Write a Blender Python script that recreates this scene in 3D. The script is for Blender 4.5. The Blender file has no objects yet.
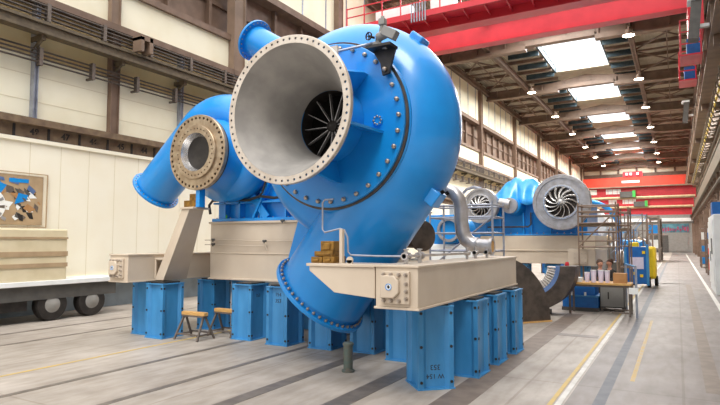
import bpy, bmesh, math, random
from mathutils import Vector, Matrix, Quaternion
random.seed(7)
SC = bpy.context.scene
COL = SC.collection
PI = math.pi
V = Vector
X_, Y_, Z_ = V((1, 0, 0)), V((0, 1, 0)), V((0, 0, 1))

# ------------------------------------------------------------------ materials
def lin(h):
    h = h.lstrip('#')
    out = []
    for i in (0, 2, 4):
        c = int(h[i:i + 2], 16) / 255
        out.append(c / 12.92 if c <= .04045 else ((c + .055) / 1.055) ** 2.4)
    return (*out, 1)

def mat(name, c1, c2=None, scale=3.0, rough=.5, metal=0, coat=0, bump=0, detail=4, mix=(.4, .65), stretch=None, emit=0, spec=.5):
    m = bpy.data.materials.new(name); m.use_nodes = True
    nt = m.node_tree; N = nt.nodes; L = nt.links
    b = N['Principled BSDF']
    b.inputs['Roughness'].default_value = rough
    b.inputs['Metallic'].default_value = metal
    b.inputs['Coat Weight'].default_value = coat
    b.inputs['Coat Roughness'].default_value = .12
    b.inputs['Specular IOR Level'].default_value = spec
    b.inputs['Base Color'].default_value = lin(c1)
    tc = N.new('ShaderNodeTexCoord'); mp = N.new('ShaderNodeMapping')
    L.new(tc.outputs['Object'], mp.inputs['Vector'])
    if stretch: mp.inputs['Scale'].default_value = stretch
    no = N.new('ShaderNodeTexNoise'); no.inputs['Scale'].default_value = scale; no.inputs['Detail'].default_value = detail
    L.new(mp.outputs[0], no.inputs['Vector'])
    if c2:
        r = N.new('ShaderNodeValToRGB')
        r.color_ramp.elements[0].position = mix[0]; r.color_ramp.elements[0].color = lin(c1)
        r.color_ramp.elements[1].position = mix[1]; r.color_ramp.elements[1].color = lin(c2)
        L.new(no.outputs['Fac'], r.inputs['Fac']); L.new(r.outputs['Color'], b.inputs['Base Color'])
    if bump:
        bp = N.new('ShaderNodeBump'); bp.inputs['Strength'].default_value = bump; bp.inputs['Distance'].default_value = .02
        L.new(no.outputs['Fac'], bp.inputs['Height']); L.new(bp.outputs[0], b.inputs['Normal'])
    if emit:
        b.inputs['Emission Color'].default_value = lin(c1); b.inputs['Emission Strength'].default_value = emit
    return m

M = {}
M['blue'] = mat('blue_paint', '#0f8cda', '#0d85d3', 2.2, .33, 0, .35, .03)
M['bluedull'] = mat('blue_primer', '#3d8ac0', '#327eb4', 5, .42, 0, .15, .04, stretch=(1, 1, .35))
M['bluedark'] = mat('blue_crate_paint', '#1268b4', '#0f5ca4', 4, .5)
M['beam'] = mat('beige_frame_paint', '#ccbda9', '#c3b39f', 1.5, .45, 0, .1, .02)
M['flange'] = mat('machined_flange_steel', '#cfc4b6', '#bfb2a2', 6, .38, .45)
M['flangeb'] = mat('oiled_flange_steel', '#a08b72', '#b8a68c', 7, .38, .6)
M['cone'] = mat('grey_cone_primer', '#96938f', '#aba7a2', 2.6, .5, .15, 0, .04, 6)
M['polish'] = mat('polished_steel', '#e2e0de', '#c9c6c3', 4, .25, .8)
M['steel'] = mat('dull_steel', '#b9b6b6', '#a5a09c', 6, .34, .55)
M['dsteel'] = mat('dark_scaled_steel', '#5c524a', '#453d38', 5, .5, .5)
M['bolt'] = mat('zinc_bolt', '#b8aca0', '#8f8378', 20, .35, .7)
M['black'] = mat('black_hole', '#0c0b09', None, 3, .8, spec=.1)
M['dark'] = mat('dark_iron', '#2b2826', '#383431', 6, .5, .3)
M['brass'] = mat('brass_block', '#97702e', '#6f5022', 14, .42, .45, bump=.3)
M['wood'] = mat('planed_wood', '#cda263', '#b88a4c', 8, .6, stretch=(1, 6, 6))
M['iron'] = mat('worn_iron', '#6b6159', '#7a6f66', 10, .55, .4)
M['bollard'] = mat('green_grey_iron', '#5b6a64', '#6d685e', 9, .5, .4)
M['panel'] = mat('cream_panel', '#f4eeda', '#f1e9d2', .8, .6)
M['wallp'] = mat('cream_upper_panel', '#f3edd4', '#ebe3c6', .7, .6)
M['wallo'] = mat('ochre_wall_panel', '#ddc795', '#d3bb86', .9, .65)
M['brown'] = mat('brown_steelwork', '#6f5a4b', '#7f6858', 2.5, .6, .1)
M['brownl'] = mat('pale_brown_girder', '#87715f', '#766252', 1.5, .6)
M['rust'] = mat('rusty_band', '#7c674f', '#64503e', 4, .65)
M['grime'] = mat('grimy_rail', '#6d604c', '#5a4f40', 6, .6, .2)
M['seam'] = mat('panel_joint', '#ddd3b6', None, 3, .7)
M['galv'] = mat('galvanised_post', '#a3a8b4', '#8c909c', 5, .4, .5)
M['plinth'] = mat('blue_grey_plinth', '#8c98a0', '#7c868c', 2, .7)
M['red'] = mat('crane_red', '#d02a38', '#c42433', 1.2, .42, 0, .2)
M['orange'] = mat('crane_orange_red', '#e8472e', '#dc4029', 1.2, .45)
M['white'] = mat('white_paint', '#eef0ee', '#e6e8e6', 3, .5)
M['grey'] = mat('mid_grey_paint', '#8f8d88', '#86847f', 3, .55)
M['dgrey'] = mat('dark_grey_paint', '#55534f', '#4b4946', 4, .55)
M['yellow'] = mat('safety_yellow', '#f2cf1e', '#e8c21a', 4, .45)
M['green'] = mat('green_motor', '#3fae4a', None, 4, .5)
M['card'] = mat('cardboard', '#b08355', '#a57a4d', 6, .8)
M['cup'] = mat('lilac_white_plastic', '#dcd4e6', '#cfc6dc', 6, .5)
M['deck'] = mat('roof_deck', '#b3a793', '#a39884', 2, .7)
M['teal'] = mat('dark_teal_purlin', '#35484e', '#2b3a40', 3, .6)
M['skin'] = mat('skin', '#c98f74', None, 5, .6)
M['hair'] = mat('brown_hair', '#4a3326', None, 20, .7)
M['cloth'] = mat('navy_cloth', '#23262e', '#1c1f26', 12, .85)
M['cloth2'] = mat('charcoal_cloth', '#33312f', '#2a2826', 12, .85)
M['linew'] = mat('white_floor_paint', '#cfccc5', '#bdb9b0', 5, .6)
M['liney'] = mat('yellow_floor_paint', '#c2a458', '#b39c68', 6, .6)
M['linef'] = mat('faded_yellow_paint', '#bda26c', '#b3a58c', 7, .7, mix=(.35, .6))
M['track'] = mat('floor_rail', '#6c645d', '#7d746b', 6, .45, .3)
M['gtrack'] = mat('steel_floor_channel', '#5d6066', '#686a6e', 5, .6, 0)
M['pit'] = mat('brown_floor_plate', '#6c5f54', '#7d7064', 4, .55, .1)
M['mural_blue'] = mat('mural_teal', '#5d8f9c', '#3d6470', 1.2, .8)
M['mural_pink'] = mat('mural_magenta', '#b0445e', '#6a4a68', 1.6, .8)
M['lampglow'] = mat('lamp_glow', '#ffedd2', None, 3, .5, emit=14)
M['hose'] = mat('black_rubber', '#26221e', None, 6, .5)
M['stripe'] = mat('tan_stripe', '#b39a78', '#a58c6c', 3, .7)
M['ocream'] = mat('wagon_cream', '#dccfae', '#d2c4a0', 2, .6)
M['vanes'] = mat('white_vane_coating', '#e6e0da', '#d4cdc6', 6, .5)
M['bluevane'] = mat('blue_grey_ring', '#6c88b8', '#5f7aa8', 5, .4, .4)

# tarp with a crumpled sheen
M['tarp'] = mat('blue_tarpaulin', '#2a9cec', '#4aaef2', 3, .3, 0, .3, .5, 5)

def floor_mat(ca='#91887e', cb='#b3aaa0'):
    m = bpy.data.materials.new('worn_concrete'); m.use_nodes = True
    nt = m.node_tree; N = nt.nodes; L = nt.links; b = N['Principled BSDF']
    tc = N.new('ShaderNodeTexCoord')
    n1 = N.new('ShaderNodeTexNoise'); n1.inputs['Scale'].default_value = .5; n1.inputs['Detail'].default_value = 7; n1.inputs['Roughness'].default_value = .65
    n2 = N.new('ShaderNodeTexNoise'); n2.inputs['Scale'].default_value = 6; n2.inputs['Detail'].default_value = 6
    mp = N.new('ShaderNodeMapping'); mp.inputs['Scale'].default_value = (1, .25, 1)
    L.new(tc.outputs['Object'], n1.inputs['Vector']); L.new(tc.outputs['Object'], mp.inputs[0]); L.new(mp.outputs[0], n2.inputs['Vector'])
    r = N.new('ShaderNodeValToRGB')
    r.color_ramp.elements[0].position = .32; r.color_ramp.elements[0].color = lin(ca)
    r.color_ramp.elements[1].position = .66; r.color_ramp.elements[1].color = lin(cb)
    L.new(n1.outputs['Fac'], r.inputs['Fac'])
    r2 = N.new('ShaderNodeValToRGB')
    r2.color_ramp.elements[0].position = .35; r2.color_ramp.elements[0].color = (.8, .78, .75, 1)
    r2.color_ramp.elements[1].position = .6; r2.color_ramp.elements[1].color = (1, 1, 1, 1)
    L.new(n2.outputs['Fac'], r2.inputs['Fac'])
    # slab joints
    br = N.new('ShaderNodeTexBrick'); br.offset = 0
    br.inputs['Color1'].default_value = br.inputs['Color2'].default_value = (1, 1, 1, 1)
    br.inputs['Mortar'].default_value = (.8, .77, .74, 1)
    br.inputs['Scale'].default_value = 1; br.inputs['Brick Width'].default_value = 1.9; br.inputs['Row Height'].default_value = 4.2
    br.inputs['Mortar Size'].default_value = .018
    L.new(tc.outputs['Object'], br.inputs['Vector'])
    mx = N.new('ShaderNodeMix'); mx.data_type = 'RGBA'; mx.blend_type = 'MULTIPLY'; mx.inputs[0].default_value = 1
    L.new(r.outputs[0], mx.inputs[6]); L.new(r2.outputs[0], mx.inputs[7])
    mx2 = N.new('ShaderNodeMix'); mx2.data_type = 'RGBA'; mx2.blend_type = 'MULTIPLY'; mx2.inputs[0].default_value = 1
    L.new(mx.outputs[2], mx2.inputs[6]); L.new(br.outputs['Color'], mx2.inputs[7])
    L.new(mx2.outputs[2], b.inputs['Base Color'])
    b.inputs['Roughness'].default_value = .5; b.inputs['Specular IOR Level'].default_value = .3
    return m
M['floor'] = floor_mat()
M['aisle'] = floor_mat('#716a66', '#8a827d')

def glass_mat():
    m = bpy.data.materials.new('wired_skylight_glass'); m.use_nodes = True
    nt = m.node_tree; N = nt.nodes; L = nt.links
    for n in list(N):
        if n.type == 'BSDF_PRINCIPLED': N.remove(n)
    out = [n for n in N if n.type == 'OUTPUT_MATERIAL'][0]
    tr = N.new('ShaderNodeBsdfTransparent'); tr.inputs[0].default_value = (.95, .98, 1, 1)
    tl = N.new('ShaderNodeBsdfTranslucent'); tl.inputs[0].default_value = (.95, .97, 1, 1)
    mx = N.new('ShaderNodeMixShader'); mx.inputs[0].default_value = .35
    L.new(tr.outputs[0], mx.inputs[1]); L.new(tl.outputs[0], mx.inputs[2]); L.new(mx.outputs[0], out.inputs[0])
    return m
M['glass'] = glass_mat()

# ------------------------------------------------------------------ mesh tools
def frame(axis, up=None):
    a = V(axis).normalized()
    u = V(up) if up else (Z_ if abs(a.z) < .9 else Y_)
    x = u.cross(a).normalized(); y = a.cross(x)
    return x, y, a

class MB:
    def __init__(s): s.v = []; s.f = []
    def add(s, vs, fs):
        k = len(s.v); s.v += [V(p) for p in vs]; s.f += [tuple(i + k for i in f) for f in fs]; return s
    def box(s, x0, x1, y0, y1, z0, z1):
        vs = [(x, y, z) for z in (z0, z1) for y in (y0, y1) for x in (x0, x1)]
        return s.add(vs, [(0, 2, 3, 1), (4, 5, 7, 6), (0, 1, 5, 4), (2, 6, 7, 3), (0, 4, 6, 2), (1, 3, 7, 5)])
    def obox(s, c, size, axis=(0, 0, 1), up=None):
        x, y, a = frame(axis, up); hx, hy, hz = [d / 2 for d in size]; c = V(c)
        vs = [c + x * i * hx + y * j * hy + a * k * hz for k in (-1, 1) for j in (-1, 1) for i in (-1, 1)]
        return s.add(vs, [(0, 2, 3, 1), (4, 5, 7, 6), (0, 1, 5, 4), (2, 6, 7, 3), (0, 4, 6, 2), (1, 3, 7, 5)])
    def bar(s, p, q, w, h=None, up=None):
        p, q = V(p), V(q); h = h or w
        return s.obox((p + q) / 2, (w, h, (q - p).length), q - p, up)
    def lathe(s, prof, c, axis, n=32, loop=False, cap=True, arc=None, up=None):
        x, y, a = frame(axis, up); c = V(c); m = len(prof)
        full = arc is None; a0, a1 = arc or (0, 2 * PI); k = n if full else n + 1
        vs = []
        for i in range(k):
            t = a0 + (a1 - a0) * i / n; d = x * math.cos(t) + y * math.sin(t)
            vs += [c + d * r + a * h for r, h in prof]
        fs = []
        for i in range(n):
            j = (i + 1) % k
            for q in range(m if loop else m - 1):
                w = (q + 1) % m
                fs.append((i * m + q, j * m + q, j * m + w, i * m + w))
        if not loop and cap and full:
            fs.append(tuple(i * m for i in range(k))[::-1]); fs.append(tuple(i * m + m - 1 for i in range(k)))
        if not full and loop:
            fs.append(tuple(range(m))); fs.append(tuple(range(n * m, n * m + m))[::-1])
        return s.add(vs, fs)
    def cyl(s, p, q, r, n=16, r2=None):
        p, q = V(p), V(q); L = (q - p).length
        return s.lathe([(r, 0), (r if r2 is None else r2, L)], p, q - p, n)
    def sweep(s, pts, rad, n=24, cap=True, flat=1.0):
        pts = [V(p) for p in pts]; m = len(pts)
        if not hasattr(rad, '__len__'): rad = [rad] * m
        tan = [(pts[min(i + 1, m - 1)] - pts[max(i - 1, 0)]).normalized() for i in range(m)]
        x, y, a = frame(tan[0]); vs = []
        for i in range(m):
            if i:
                q = tan[i - 1].rotation_difference(tan[i]); x = q @ x
            yy = tan[i].cross(x)
            for k in range(n):
                t = 2 * PI * k / n
                vs.append(pts[i] + (x * math.cos(t) + yy * math.sin(t)) * rad[i])
        fs = [(i * n + k, i * n + (k + 1) % n, (i + 1) * n + (k + 1) % n, (i + 1) * n + k) for i in range(m - 1) for k in range(n)]
        if cap: fs += [tuple(range(n))[::-1], tuple(range((m - 1) * n, m * n))]
        return s.add(vs, fs)
    def prism(s, poly, c, ux, uy, depth):
        """poly in the (ux, uy) plane from c, extruded by depth along ux x uy"""
        ux, uy, c = V(ux), V(uy), V(c); w = ux.cross(uy).normalized() * depth; n = len(poly)
        b = [c + ux * p[0] + uy * p[1] for p in poly]
        return s.add(b + [p + w for p in b], [tuple(range(n))[::-1], tuple(range(n, 2 * n))] + [(i, (i + 1) % n, (i + 1) % n + n, i + n) for i in range(n)])
    def mesh(s, name, org=(0, 0, 0), angle=35):
        me = bpy.data.meshes.new(name); o = V(org)
        me.from_pydata([p - o for p in s.v], [], s.f)
        bm = bmesh.new(); bm.from_mesh(me); bmesh.ops.recalc_face_normals(bm, faces=bm.faces); bm.to_mesh(me); bm.free()
        me.polygons.foreach_set('use_smooth', [True] * len(me.polygons))
        me.set_sharp_from_angle(angle=math.radians(angle))
        me.update(); return me
    def build(s, name, m, parent=None, angle=35, bevel=0, holes=None, org=None):
        if org is None: org = wloc(parent) if parent else V((0, 0, 0))
        o = bpy.data.objects.new(name, s.mesh(name, org, angle)); COL.objects.link(o)
        o.data.materials.append(M[m] if isinstance(m, str) else m)
        if parent: o.parent = parent; o.location = V(org) - wloc(parent)
        else: o.location = org
        if holes:
            h = bpy.data.objects.new('cut', holes.mesh('cut', org)); COL.objects.link(h); h.location = wloc(o)
            if parent: pass
            md = o.modifiers.new('b', 'BOOLEAN'); md.operation = 'DIFFERENCE'; md.object = h; md.solver = 'EXACT'
            bpy.context.view_layer.update()
            dg = bpy.context.evaluated_depsgraph_get()
            me = bpy.data.meshes.new_from_object(o.evaluated_get(dg)); o.modifiers.clear()
            me.name = name; o.data = me
            bpy.data.objects.remove(h)
            me.polygons.foreach_set('use_smooth', [True] * len(me.polygons)); me.set_sharp_from_angle(angle=math.radians(angle))
        if bevel:
            md = o.modifiers.new('bevel', 'BEVEL'); md.width = bevel; md.segments = 2; md.limit_method = 'ANGLE'
        return o

def wloc(o):
    p = V((0, 0, 0))
    while o: p += o.location; o = o.parent
    return p

def thing(name, label, cat, loc=(0, 0, 0), group=None, rz=0):
    o = bpy.data.objects.new(name, None); COL.objects.link(o); o.location = loc; o.rotation_euler = (0, 0, rz)
    o.empty_display_size = .1
    return tag(o, label, cat, group)
def tag(o, label, cat, group=None):
    o['label'] = label; o['category'] = cat
    if group: o['group'] = group
    return o
def struct(o, label=None):
    o['kind'] = 'structure'
    if label: o['label'] = label
    return o
def copy_tree(o, parent=None):
    c = o.copy(); COL.objects.link(c)
    if parent: c.parent = parent
    for ch in list(o.children):
        if ch is not c: copy_tree(ch, c)
    return c
def place(me, name, pos, axis, parent, m=None, up=None):
    """an object using mesh me (built about the origin, axis +Z) at world pos"""
    o = bpy.data.objects.new(name, me); COL.objects.link(o)
    if m and not me.materials: me.materials.append(M[m])
    x, y, a = frame(axis, up)
    R = Matrix((x, y, a)).transposed()
    o.rotation_mode = 'QUATERNION'; o.rotation_quaternion = R.to_quaternion()
    o.parent = parent; o.location = V(pos) - (wloc(parent) if parent else V((0, 0, 0)))
    return o
def ring_pts(c, axis, r, n, a0=0, up=None):
    x, y, a = frame(axis, up)
    return [V(c) + (x * math.cos(a0 + 2 * PI * i / n) + y * math.sin(a0 + 2 * PI * i / n)) * r for i in range(n)]
def text(s, h, c, xdir, updir, m, parent=None, name='lettering', depth=.004, bold=0.0):
    cu = bpy.data.curves.new('t', 'FONT'); cu.body = s; cu.size = h; cu.extrude = depth; cu.align_x = 'CENTER'; cu.align_y = 'CENTER'; cu.offset = bold
    t = bpy.data.objects.new('t', cu); COL.objects.link(t); bpy.context.view_layer.update()
    me = bpy.data.meshes.new_from_object(t.evaluated_get(bpy.context.evaluated_depsgraph_get())); bpy.data.objects.remove(t)
    x, y = V(xdir).normalized(), V(updir).normalized(); z = x.cross(y)
    me.transform(Matrix((x, y, z)).transposed().to_4x4())
    o = bpy.data.objects.new(name, me); COL.objects.link(o); me.materials.clear(); me.materials.append(M[m])
    o.parent = parent; o.location = V(c) - (wloc(parent) if parent else V((0, 0, 0)))
    return o

hexbolt = MB().lathe([(.026, 0), (.026, .022), (.02, .028)], (0, 0, 0), Z_, 6).lathe([(.015, .0), (.015, .045)], (0, 0, 0), Z_, 8).mesh('bolt')
hexbolt.materials.append(M['bolt'])
bigbolt = MB().lathe([(.036, 0), (.036, .035), (.028, .045), (.01, .052)], (0, 0, 0), Z_, 8).mesh('bolt'); bigbolt.materials.append(M['bolt'])
smallbolt = MB().lathe([(.016, 0), (.016, .016), (.01, .02)], (0, 0, 0), Z_, 6).mesh('bolt'); smallbolt.materials.append(M['bolt'])
holebolt = MB().lathe([(.021, 0), (.021, .012)], (0, 0, 0), Z_, 8).mesh('bolt'); holebolt.materials.append(M['dark'])

# ================================================================== THE HALL
YN, YF = 1.0, 112.0     # near and far ends of what is built
struct(MB().box(-17, 8, -6, YF + 2, -.3, 0).build('floor', 'floor'))
struct(MB().box(-.84, 2.7, -6, YF, -.01, .003).build('floor_aisle', 'aisle'))
def strip(name, x0, x1, y0, y1, m, z=.004):
    return struct(MB().box(x0, x1, y0, y1, -.01, z).build(name, m))
for i, x in enumerate((-7.64, -6.2)): strip('trim_%d' % (i + 1), x - .055, x + .055, 2, 30, 'track')
strip('trim_3', -5.02, -4.80, 2, 30, 'track'); strip('trim_4', -3.86, -3.56, 2, 30, 'track')
strip('trim_5', -12.69, -12.6, 2, 30, 'track'); strip('trim_6', -11.4, -11.3, 2, 30, 'track')
strip('trim_7', -2.72, -2.3, 4, 16.5, 'pit'); strip('trim_8', -.98, -.84, 3, 60, 'gtrack')
strip('trim_9', -1.46, -1.405, 2, 44, 'liney'); strip('trim_10', -1.38, -1.31, 2, 60, 'linew')
strip('trim_11', -8.82, -8.75, 2, 13, 'liney')
strip('trim_12', .26, .46, 8.8, 30, 'pit'); strip('trim_13', .98, 1.10, 8, 100, 'linew')
strip('trim_14', -.66, -.60, 9, 16, 'linef'); strip('trim_15', -2.3, -1.5, 12.6, 12.9, 'track', .003); strip('trim_16', -1.0, .2, 30, 30.4, 'track', .003)
strip('trim_17', -1.28, -.98, 4, 60, 'aisle', .002)

# left wall --------------------------------------------------------
XW = -15.0
struct(MB().box(XW - .5, XW, YN, YF, 5.2, 7.0).build('wall_left', 'wallp'))
struct(MB().box(XW - .5, XW - .05, YN, YF, 7.0, 8.7).build('wall_left_band', 'wallo'))
struct(MB().box(XW - .5, XW, YN, YF, 8.62, 9.85).build('wall_left_panels', 'wallp'))
struct(MB().box(XW - .9, XW - .5, YN, YF, 9.85, 12.4).build('wall_left_recess', 'brown'))
struct(MB().box(XW - .5, XW, YN, YF, 12.4, 16.2).build('wall_left_upper', 'wallp'))
# panel seams of the upper wall
sm = MB(); y = 3.0; k = 0
while y < 110:
    sm.box(XW, XW + .03, y - .04, y + .04, 12.4, 16.1); y += 2.0
struct(sm.build('trim_18', 'galv'))
# brown steel of the recess: rails and posts
b = MB().box(XW - .5, XW + .12, YN, YF, 9.8, 10.02).box(XW - .5, XW + .1, YN, YF, 12.25, 12.55).box(XW - .5, XW - .4, YN, YF, 11.2, 11.35)
y = 3.4
while y < 110: b.box(XW - .5, XW - .3, y - .07, y + .07, 9.9, 12.3); y += 2.0
struct(b.build('trim_19', 'brown'))
# ledge above the number band, band, cream lining below
struct(MB().box(XW - .5, XW + .25, YN, YF, 5.08, 5.26).build('trim_20', 'rust'))
struct(MB().box(XW - .5, XW + .06, YN, YF, 4.72, 5.08).build('trim_21', 'rust'))
struct(MB().box(XW - .5, XW + .1, YN, 40, .92, 4.72).build('wall_left_lining', 'panel'))
struct(MB().box(XW - .02, XW + .16, YN, 40, 4.62, 4.72).box(XW, XW + .18, YN, 40, .9, 1.0).build('trim_22', 'panel'))
sm = MB(); y = 5.95
while y < 39: sm.box(XW + .1, XW + .104, y - .008, y + .008, 1.0, 4.62); y += .86
struct(sm.build('trim_23', 'seam'))
struct(MB().box(XW - .5, XW - .3, YN, YF, 0, .92).build('baseboard_left', 'plinth'))
struct(MB().box(XW - .5, XW - .1, 40, YF, 0, 4.72).build('wall_left_far', 'plinth'))
# gray infill above rail level + seams on the low wall
sm = MB()
for z in (5.75, 6.45): sm.box(XW, XW + .006, YN, YF, z, z + .02)
struct(sm.build('trim_24', 'seam'))
# windows in the band behind the bus bars
y = 4.6; i = 1

# columns of the left wall
def column(y, w, z0, z1, m, lab, proj=.18):
    o = MB().box(XW - .1, XW + proj, y - w / 2, y - w / 2 + .03, z0, z1).box(XW - .1, XW + proj, y + w / 2 - .03, y + w / 2, z0, z1).box(XW - .1, XW + proj - .05, y - w / 2 + .01, y + w / 2 - .01, z0 + .01, z1 - .01).build('wall_column', m, org=(XW, y, z0))
    return struct(o, lab)
for y in (8.57, 13.65): column(y, .12, 5.26, 8.6, 'galv', 'slim galvanised post on the cream left wall')
for y in (3.6, 11.0): column(y, .3, 5.26, 8.6, 'brown', 'brown steel column on the cream left wall')
column(10.95, .34, 8.6, 12.4, 'brownl', 'upper brown column on the left wall')
for y in (16.4, 24, 36, 48, 60, 72, 84, 96, 108): column(y, .62 if y < 20 else .45, 5.26, 16.0, 'brownl' if y < 20 else 'brown', 'tall brown steel column of the left wall', .3)

# number plates of the band: 48 47 46 45 44
for y, s in ((8.64, '48'), (9.52, '47'), (10.39, '46'), (11.33, '45'), (12.2, '44'), (13.05, '43')):
    t = tag(text(s, .25, (XW + .066, y, 4.91), (0, 1, 0), (0, 0, 1), 'dark', None, 'bay_number', .004, .006), {'48': 'bay number 48, leftmost black numeral on the brown band', '47': 'bay number 47, second black numeral on the band, beside 48', '46': 'bay number 46, third black numeral on the brown wall band', '45': 'bay number 45, fourth numeral, under the brown steel column', '44': 'bay number 44 on the band, left of the small volute pipe', '43': 'bay number 43 on the band, mostly behind the small volute pipe'}[s], 'number')
dv = MB()
for y in (9.03, 9.94, 10.86, 11.72, 12.6, 13.5, 8.1, 7.2): dv.box(XW + .05, XW + .09, y - .03, y + .03, 4.74, 5.06)
struct(dv.build('trim_25', 'dark'))

# crane rail girder of the left wall (lower), with its brackets
rg = thing('crane_rail', 'long grimy crane rail running along the left wall', 'rail', (XW + .5, 40, 7.5))
MB().box(XW + .3, XW + .62, YN, YF, 7.48, 7.56).box(XW + .42, XW + .5, YN, YF, 7.56, 7.76).box(XW + .36, XW + .56, YN, YF, 7.76, 7.84).build('girder', 'grime', rg)
for y in [3.6 + 2.47 * i for i in range(24)]:
    MB().box(XW, XW + .5, y - .06, y + .06, 7.34, 7.48).bar((XW, y, 7.1), (XW + .45, y, 7.4), .07).build('bracket', 'grime', rg)
MB().box(XW + .46, XW + .85, 11.35, 11.47, 7.85, 8.3).box(XW + .46, XW + .85, 11.35, 11.8, 8.2, 8.34).box(XW + .46, XW + .85, 11.68, 11.8, 7.85, 8.34).build('rail_stop', 'brownl', rg)

def bars(name, label, cat, z0, z1, n, xo, sup, r=.025):
    t = thing(name, label, cat, (XW + xo, 40, z0))
    for i in range(n):
        z = z0 + (z1 - z0) * i / (n - 1)
        MB().cyl((XW + xo, YN, z), (XW + xo, 100, z), r, 6).build('bar', 'dsteel', t)
    for y in sup: MB().box(XW, XW + xo, y - .03, y + .03, z0 - .08, z0 - .02).box(XW + xo - .1, XW + xo + .05, y - .05, y + .05, z0 - .08, z1 + .08).build('support', 'iron', t)
    return t
bars('power_rail', 'lower set of four dark conductor bars along the left wall', 'power rail', 6.78, 7.1, 4, .28, [8.6 + 1.55 * i for i in range(-4, 30)])
bars('power_rail', 'upper set of conductor bars above the left crane rail', 'power rail', 7.98, 8.32, 4, .4, [7.0 + 1.7 * i for i in range(-2, 30)], .03)
struct(MB().box(XW, XW + .3, YN, YF, 8.42, 8.62).build('trim_26', 'brown'))
struct(MB().box(XW - .02, XW + .3, YN, YF, 7.86, 7.9).build('trim_27', 'rust'))

# far wall ----------------------------------------------------------
struct(MB().box(-16, 8, YF, YF + .5, 0, 8.2).build('wall_back', 'grey'))
struct(MB().box(-16, 8, YF, YF + .5, 8.2, 17.4).build('wall_back_upper', 'wallp'))
fr = MB().box(-16, 8, YF - .2, YF, 13.0, 14.2)
for x in range(-15, 4, 3): fr.box(x - .15, x + .15, YF - .25, YF, 8, 17)
struct(fr.box(-16, 8, YF - .2, YF, 8.0, 8.5).build('trim_28', 'brown'))
struct(MB().box(-3.6, -1.4, YF - .1, YF + .05, 0, 3.0).build('door_1', 'dgrey'))
struct(MB().box(-1.2, 1.6, YF - .1, YF + .05, .2, 2.8).build('window_1', 'grey'))
struct(MB().box(-16, 3, YF - .3, YF, 5.4, 6.0).build('trim_29', 'white'))
mu = thing('mural', 'long colourful pink and teal mural banner on the far wall', 'banner', (-.2, YF - .04, 4.2))
MB().box(-2.3, 1.8, YF - .045, YF - .005, 3.5, 5.0).build('cloth', 'mural_blue', mu)
for i in range(11):
    x = -2.1 + i * .37; h = random.uniform(.5, 1.1)
    MB().prism([(-.12, 0), (.12, .05), (.16, h * .6), (.02, h), (-.14, h * .7)], (x, YF - .05, 3.6 + random.uniform(0, .3)), X_, Z_, .02).build('painted_figure', 'mural_pink', mu)

# right side ---------------------------------------------------------
XR = 2.7
struct(MB().box(XR, XR + .5, -6, YF, 0, 17.2).build('wall_right', 'brownl'))
struct(MB().box(XR - .12, XR, -6, YF, 0, 3.4).build('baseboard_right', 'white'))
gr = thing('crane_runway', 'deep brown riveted crane runway girder high on the right', 'runway', (1.6, 40, 10))
MB().box(1.3, 1.9, 14, YF - .4, 9.55, 9.62).box(1.55, 1.62, 14, YF - .4, 9.6, 10.8).box(1.3, 1.9, 14, YF - .4, 10.8, 10.88).box(1.52, 1.66, 14, YF - .4, 10.88, 11.0).build('girder', 'brownl', gr)
for i in range(32):
    y = 15 + i * 3.0; MB().box(1.34, 1.56, y - .03, y + .03, 9.62, 10.8).build('stiffener', 'brownl', gr)
gr2 = thing('crane_runway', 'lower brown crane runway girder along the right wall', 'runway', (2.2, 40, 6.5))
MB().box(1.95, 2.6, 16, YF - .4, 6.0, 6.08).box(2.0, 2.1, 16, YF - .4, 6.05, 7.0).box(1.95, 2.6, 16, YF - .4, 7.0, 7.1).build('girder', 'grime', gr2)
for i in range(30):
    y = 17 + i * 3.1; MB().box(2.1, 2.57, y - .08, y + .08, 5.4, 6.0).bar((2.1, y, 5.9), (2.55, y, 5.05), .1).build('bracket', 'brown', gr2)
for y in range(24, 110, 12):
    struct(MB().box(2.15, 2.57, y - .2, y + .2, 0, 4.95).box(2.62, 2.7, y - .2, y + .2, 4.95, 9.2).box(1.4, 2.7, y - .2, y + .2, 9.2, 9.54).build('wall_column', 'brown', org=(2.4, y, 0)), 'brown steel column of the right wall')
yr = thing('cable_track', 'yellow festoon cable rail with dark hooks under the right runway', 'cable track', (1.75, 40, 8.4))
MB().bar((1.72, 16, 8.35), (1.72, 100, 8.35), .07).build('yellow_rail', 'yellow', yr)
for i in range(44):
    y = 17 + i * 1.3
    MB().sweep([(2.3, y, 8.9), (1.85, y, 8.85), (1.6, y, 8.6), (1.6, y, 8.2), (1.75, y, 7.9), (2.0, y, 7.95)], .035, 6).build('hook', 'grime', yr)
for zz, lab in ((7.6, 'upper'), (5.2, 'lower')):
    tag(MB().cyl((2.0, 16, zz), (2.0, 100, zz), .06, 8).build('conduit', 'grime'), '%s steel conduit pipe along the right wall' % zz if False else '%s steel conduit pipe along the right wall' % lab, 'pipe')

cb = thing('electric_cabinet', 'tall pale grey electric cabinet at the right edge of the aisle', 'cabinet', (1.5, 26, 0))
MB().box(1.18, 1.9, 24.6, 28.4, 0, 3.0).build('body', 'white', cb, bevel=.02)
MB().box(1.15, 1.18, 24.8, 26.4, .3, 2.8).build('door', 'white', cb); MB().box(1.15, 1.18, 26.6, 28.2, .3, 2.8).build('door', 'white', cb)
MB().box(1.13, 1.15, 25.4, 25.9, 1.5, 2.1).build('display', 'dgrey', cb); MB().box(1.13, 1.15, 26.7, 26.75, 1.2, 1.6).build('handle', 'dark', cb)
bx = tag(MB().box(1.2, 1.8, 25.4, 26.4, 3.0, 3.5).build('parts_box', 'bluedark'), 'blue box standing on top of the tall pale cabinet', 'box')
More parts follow.
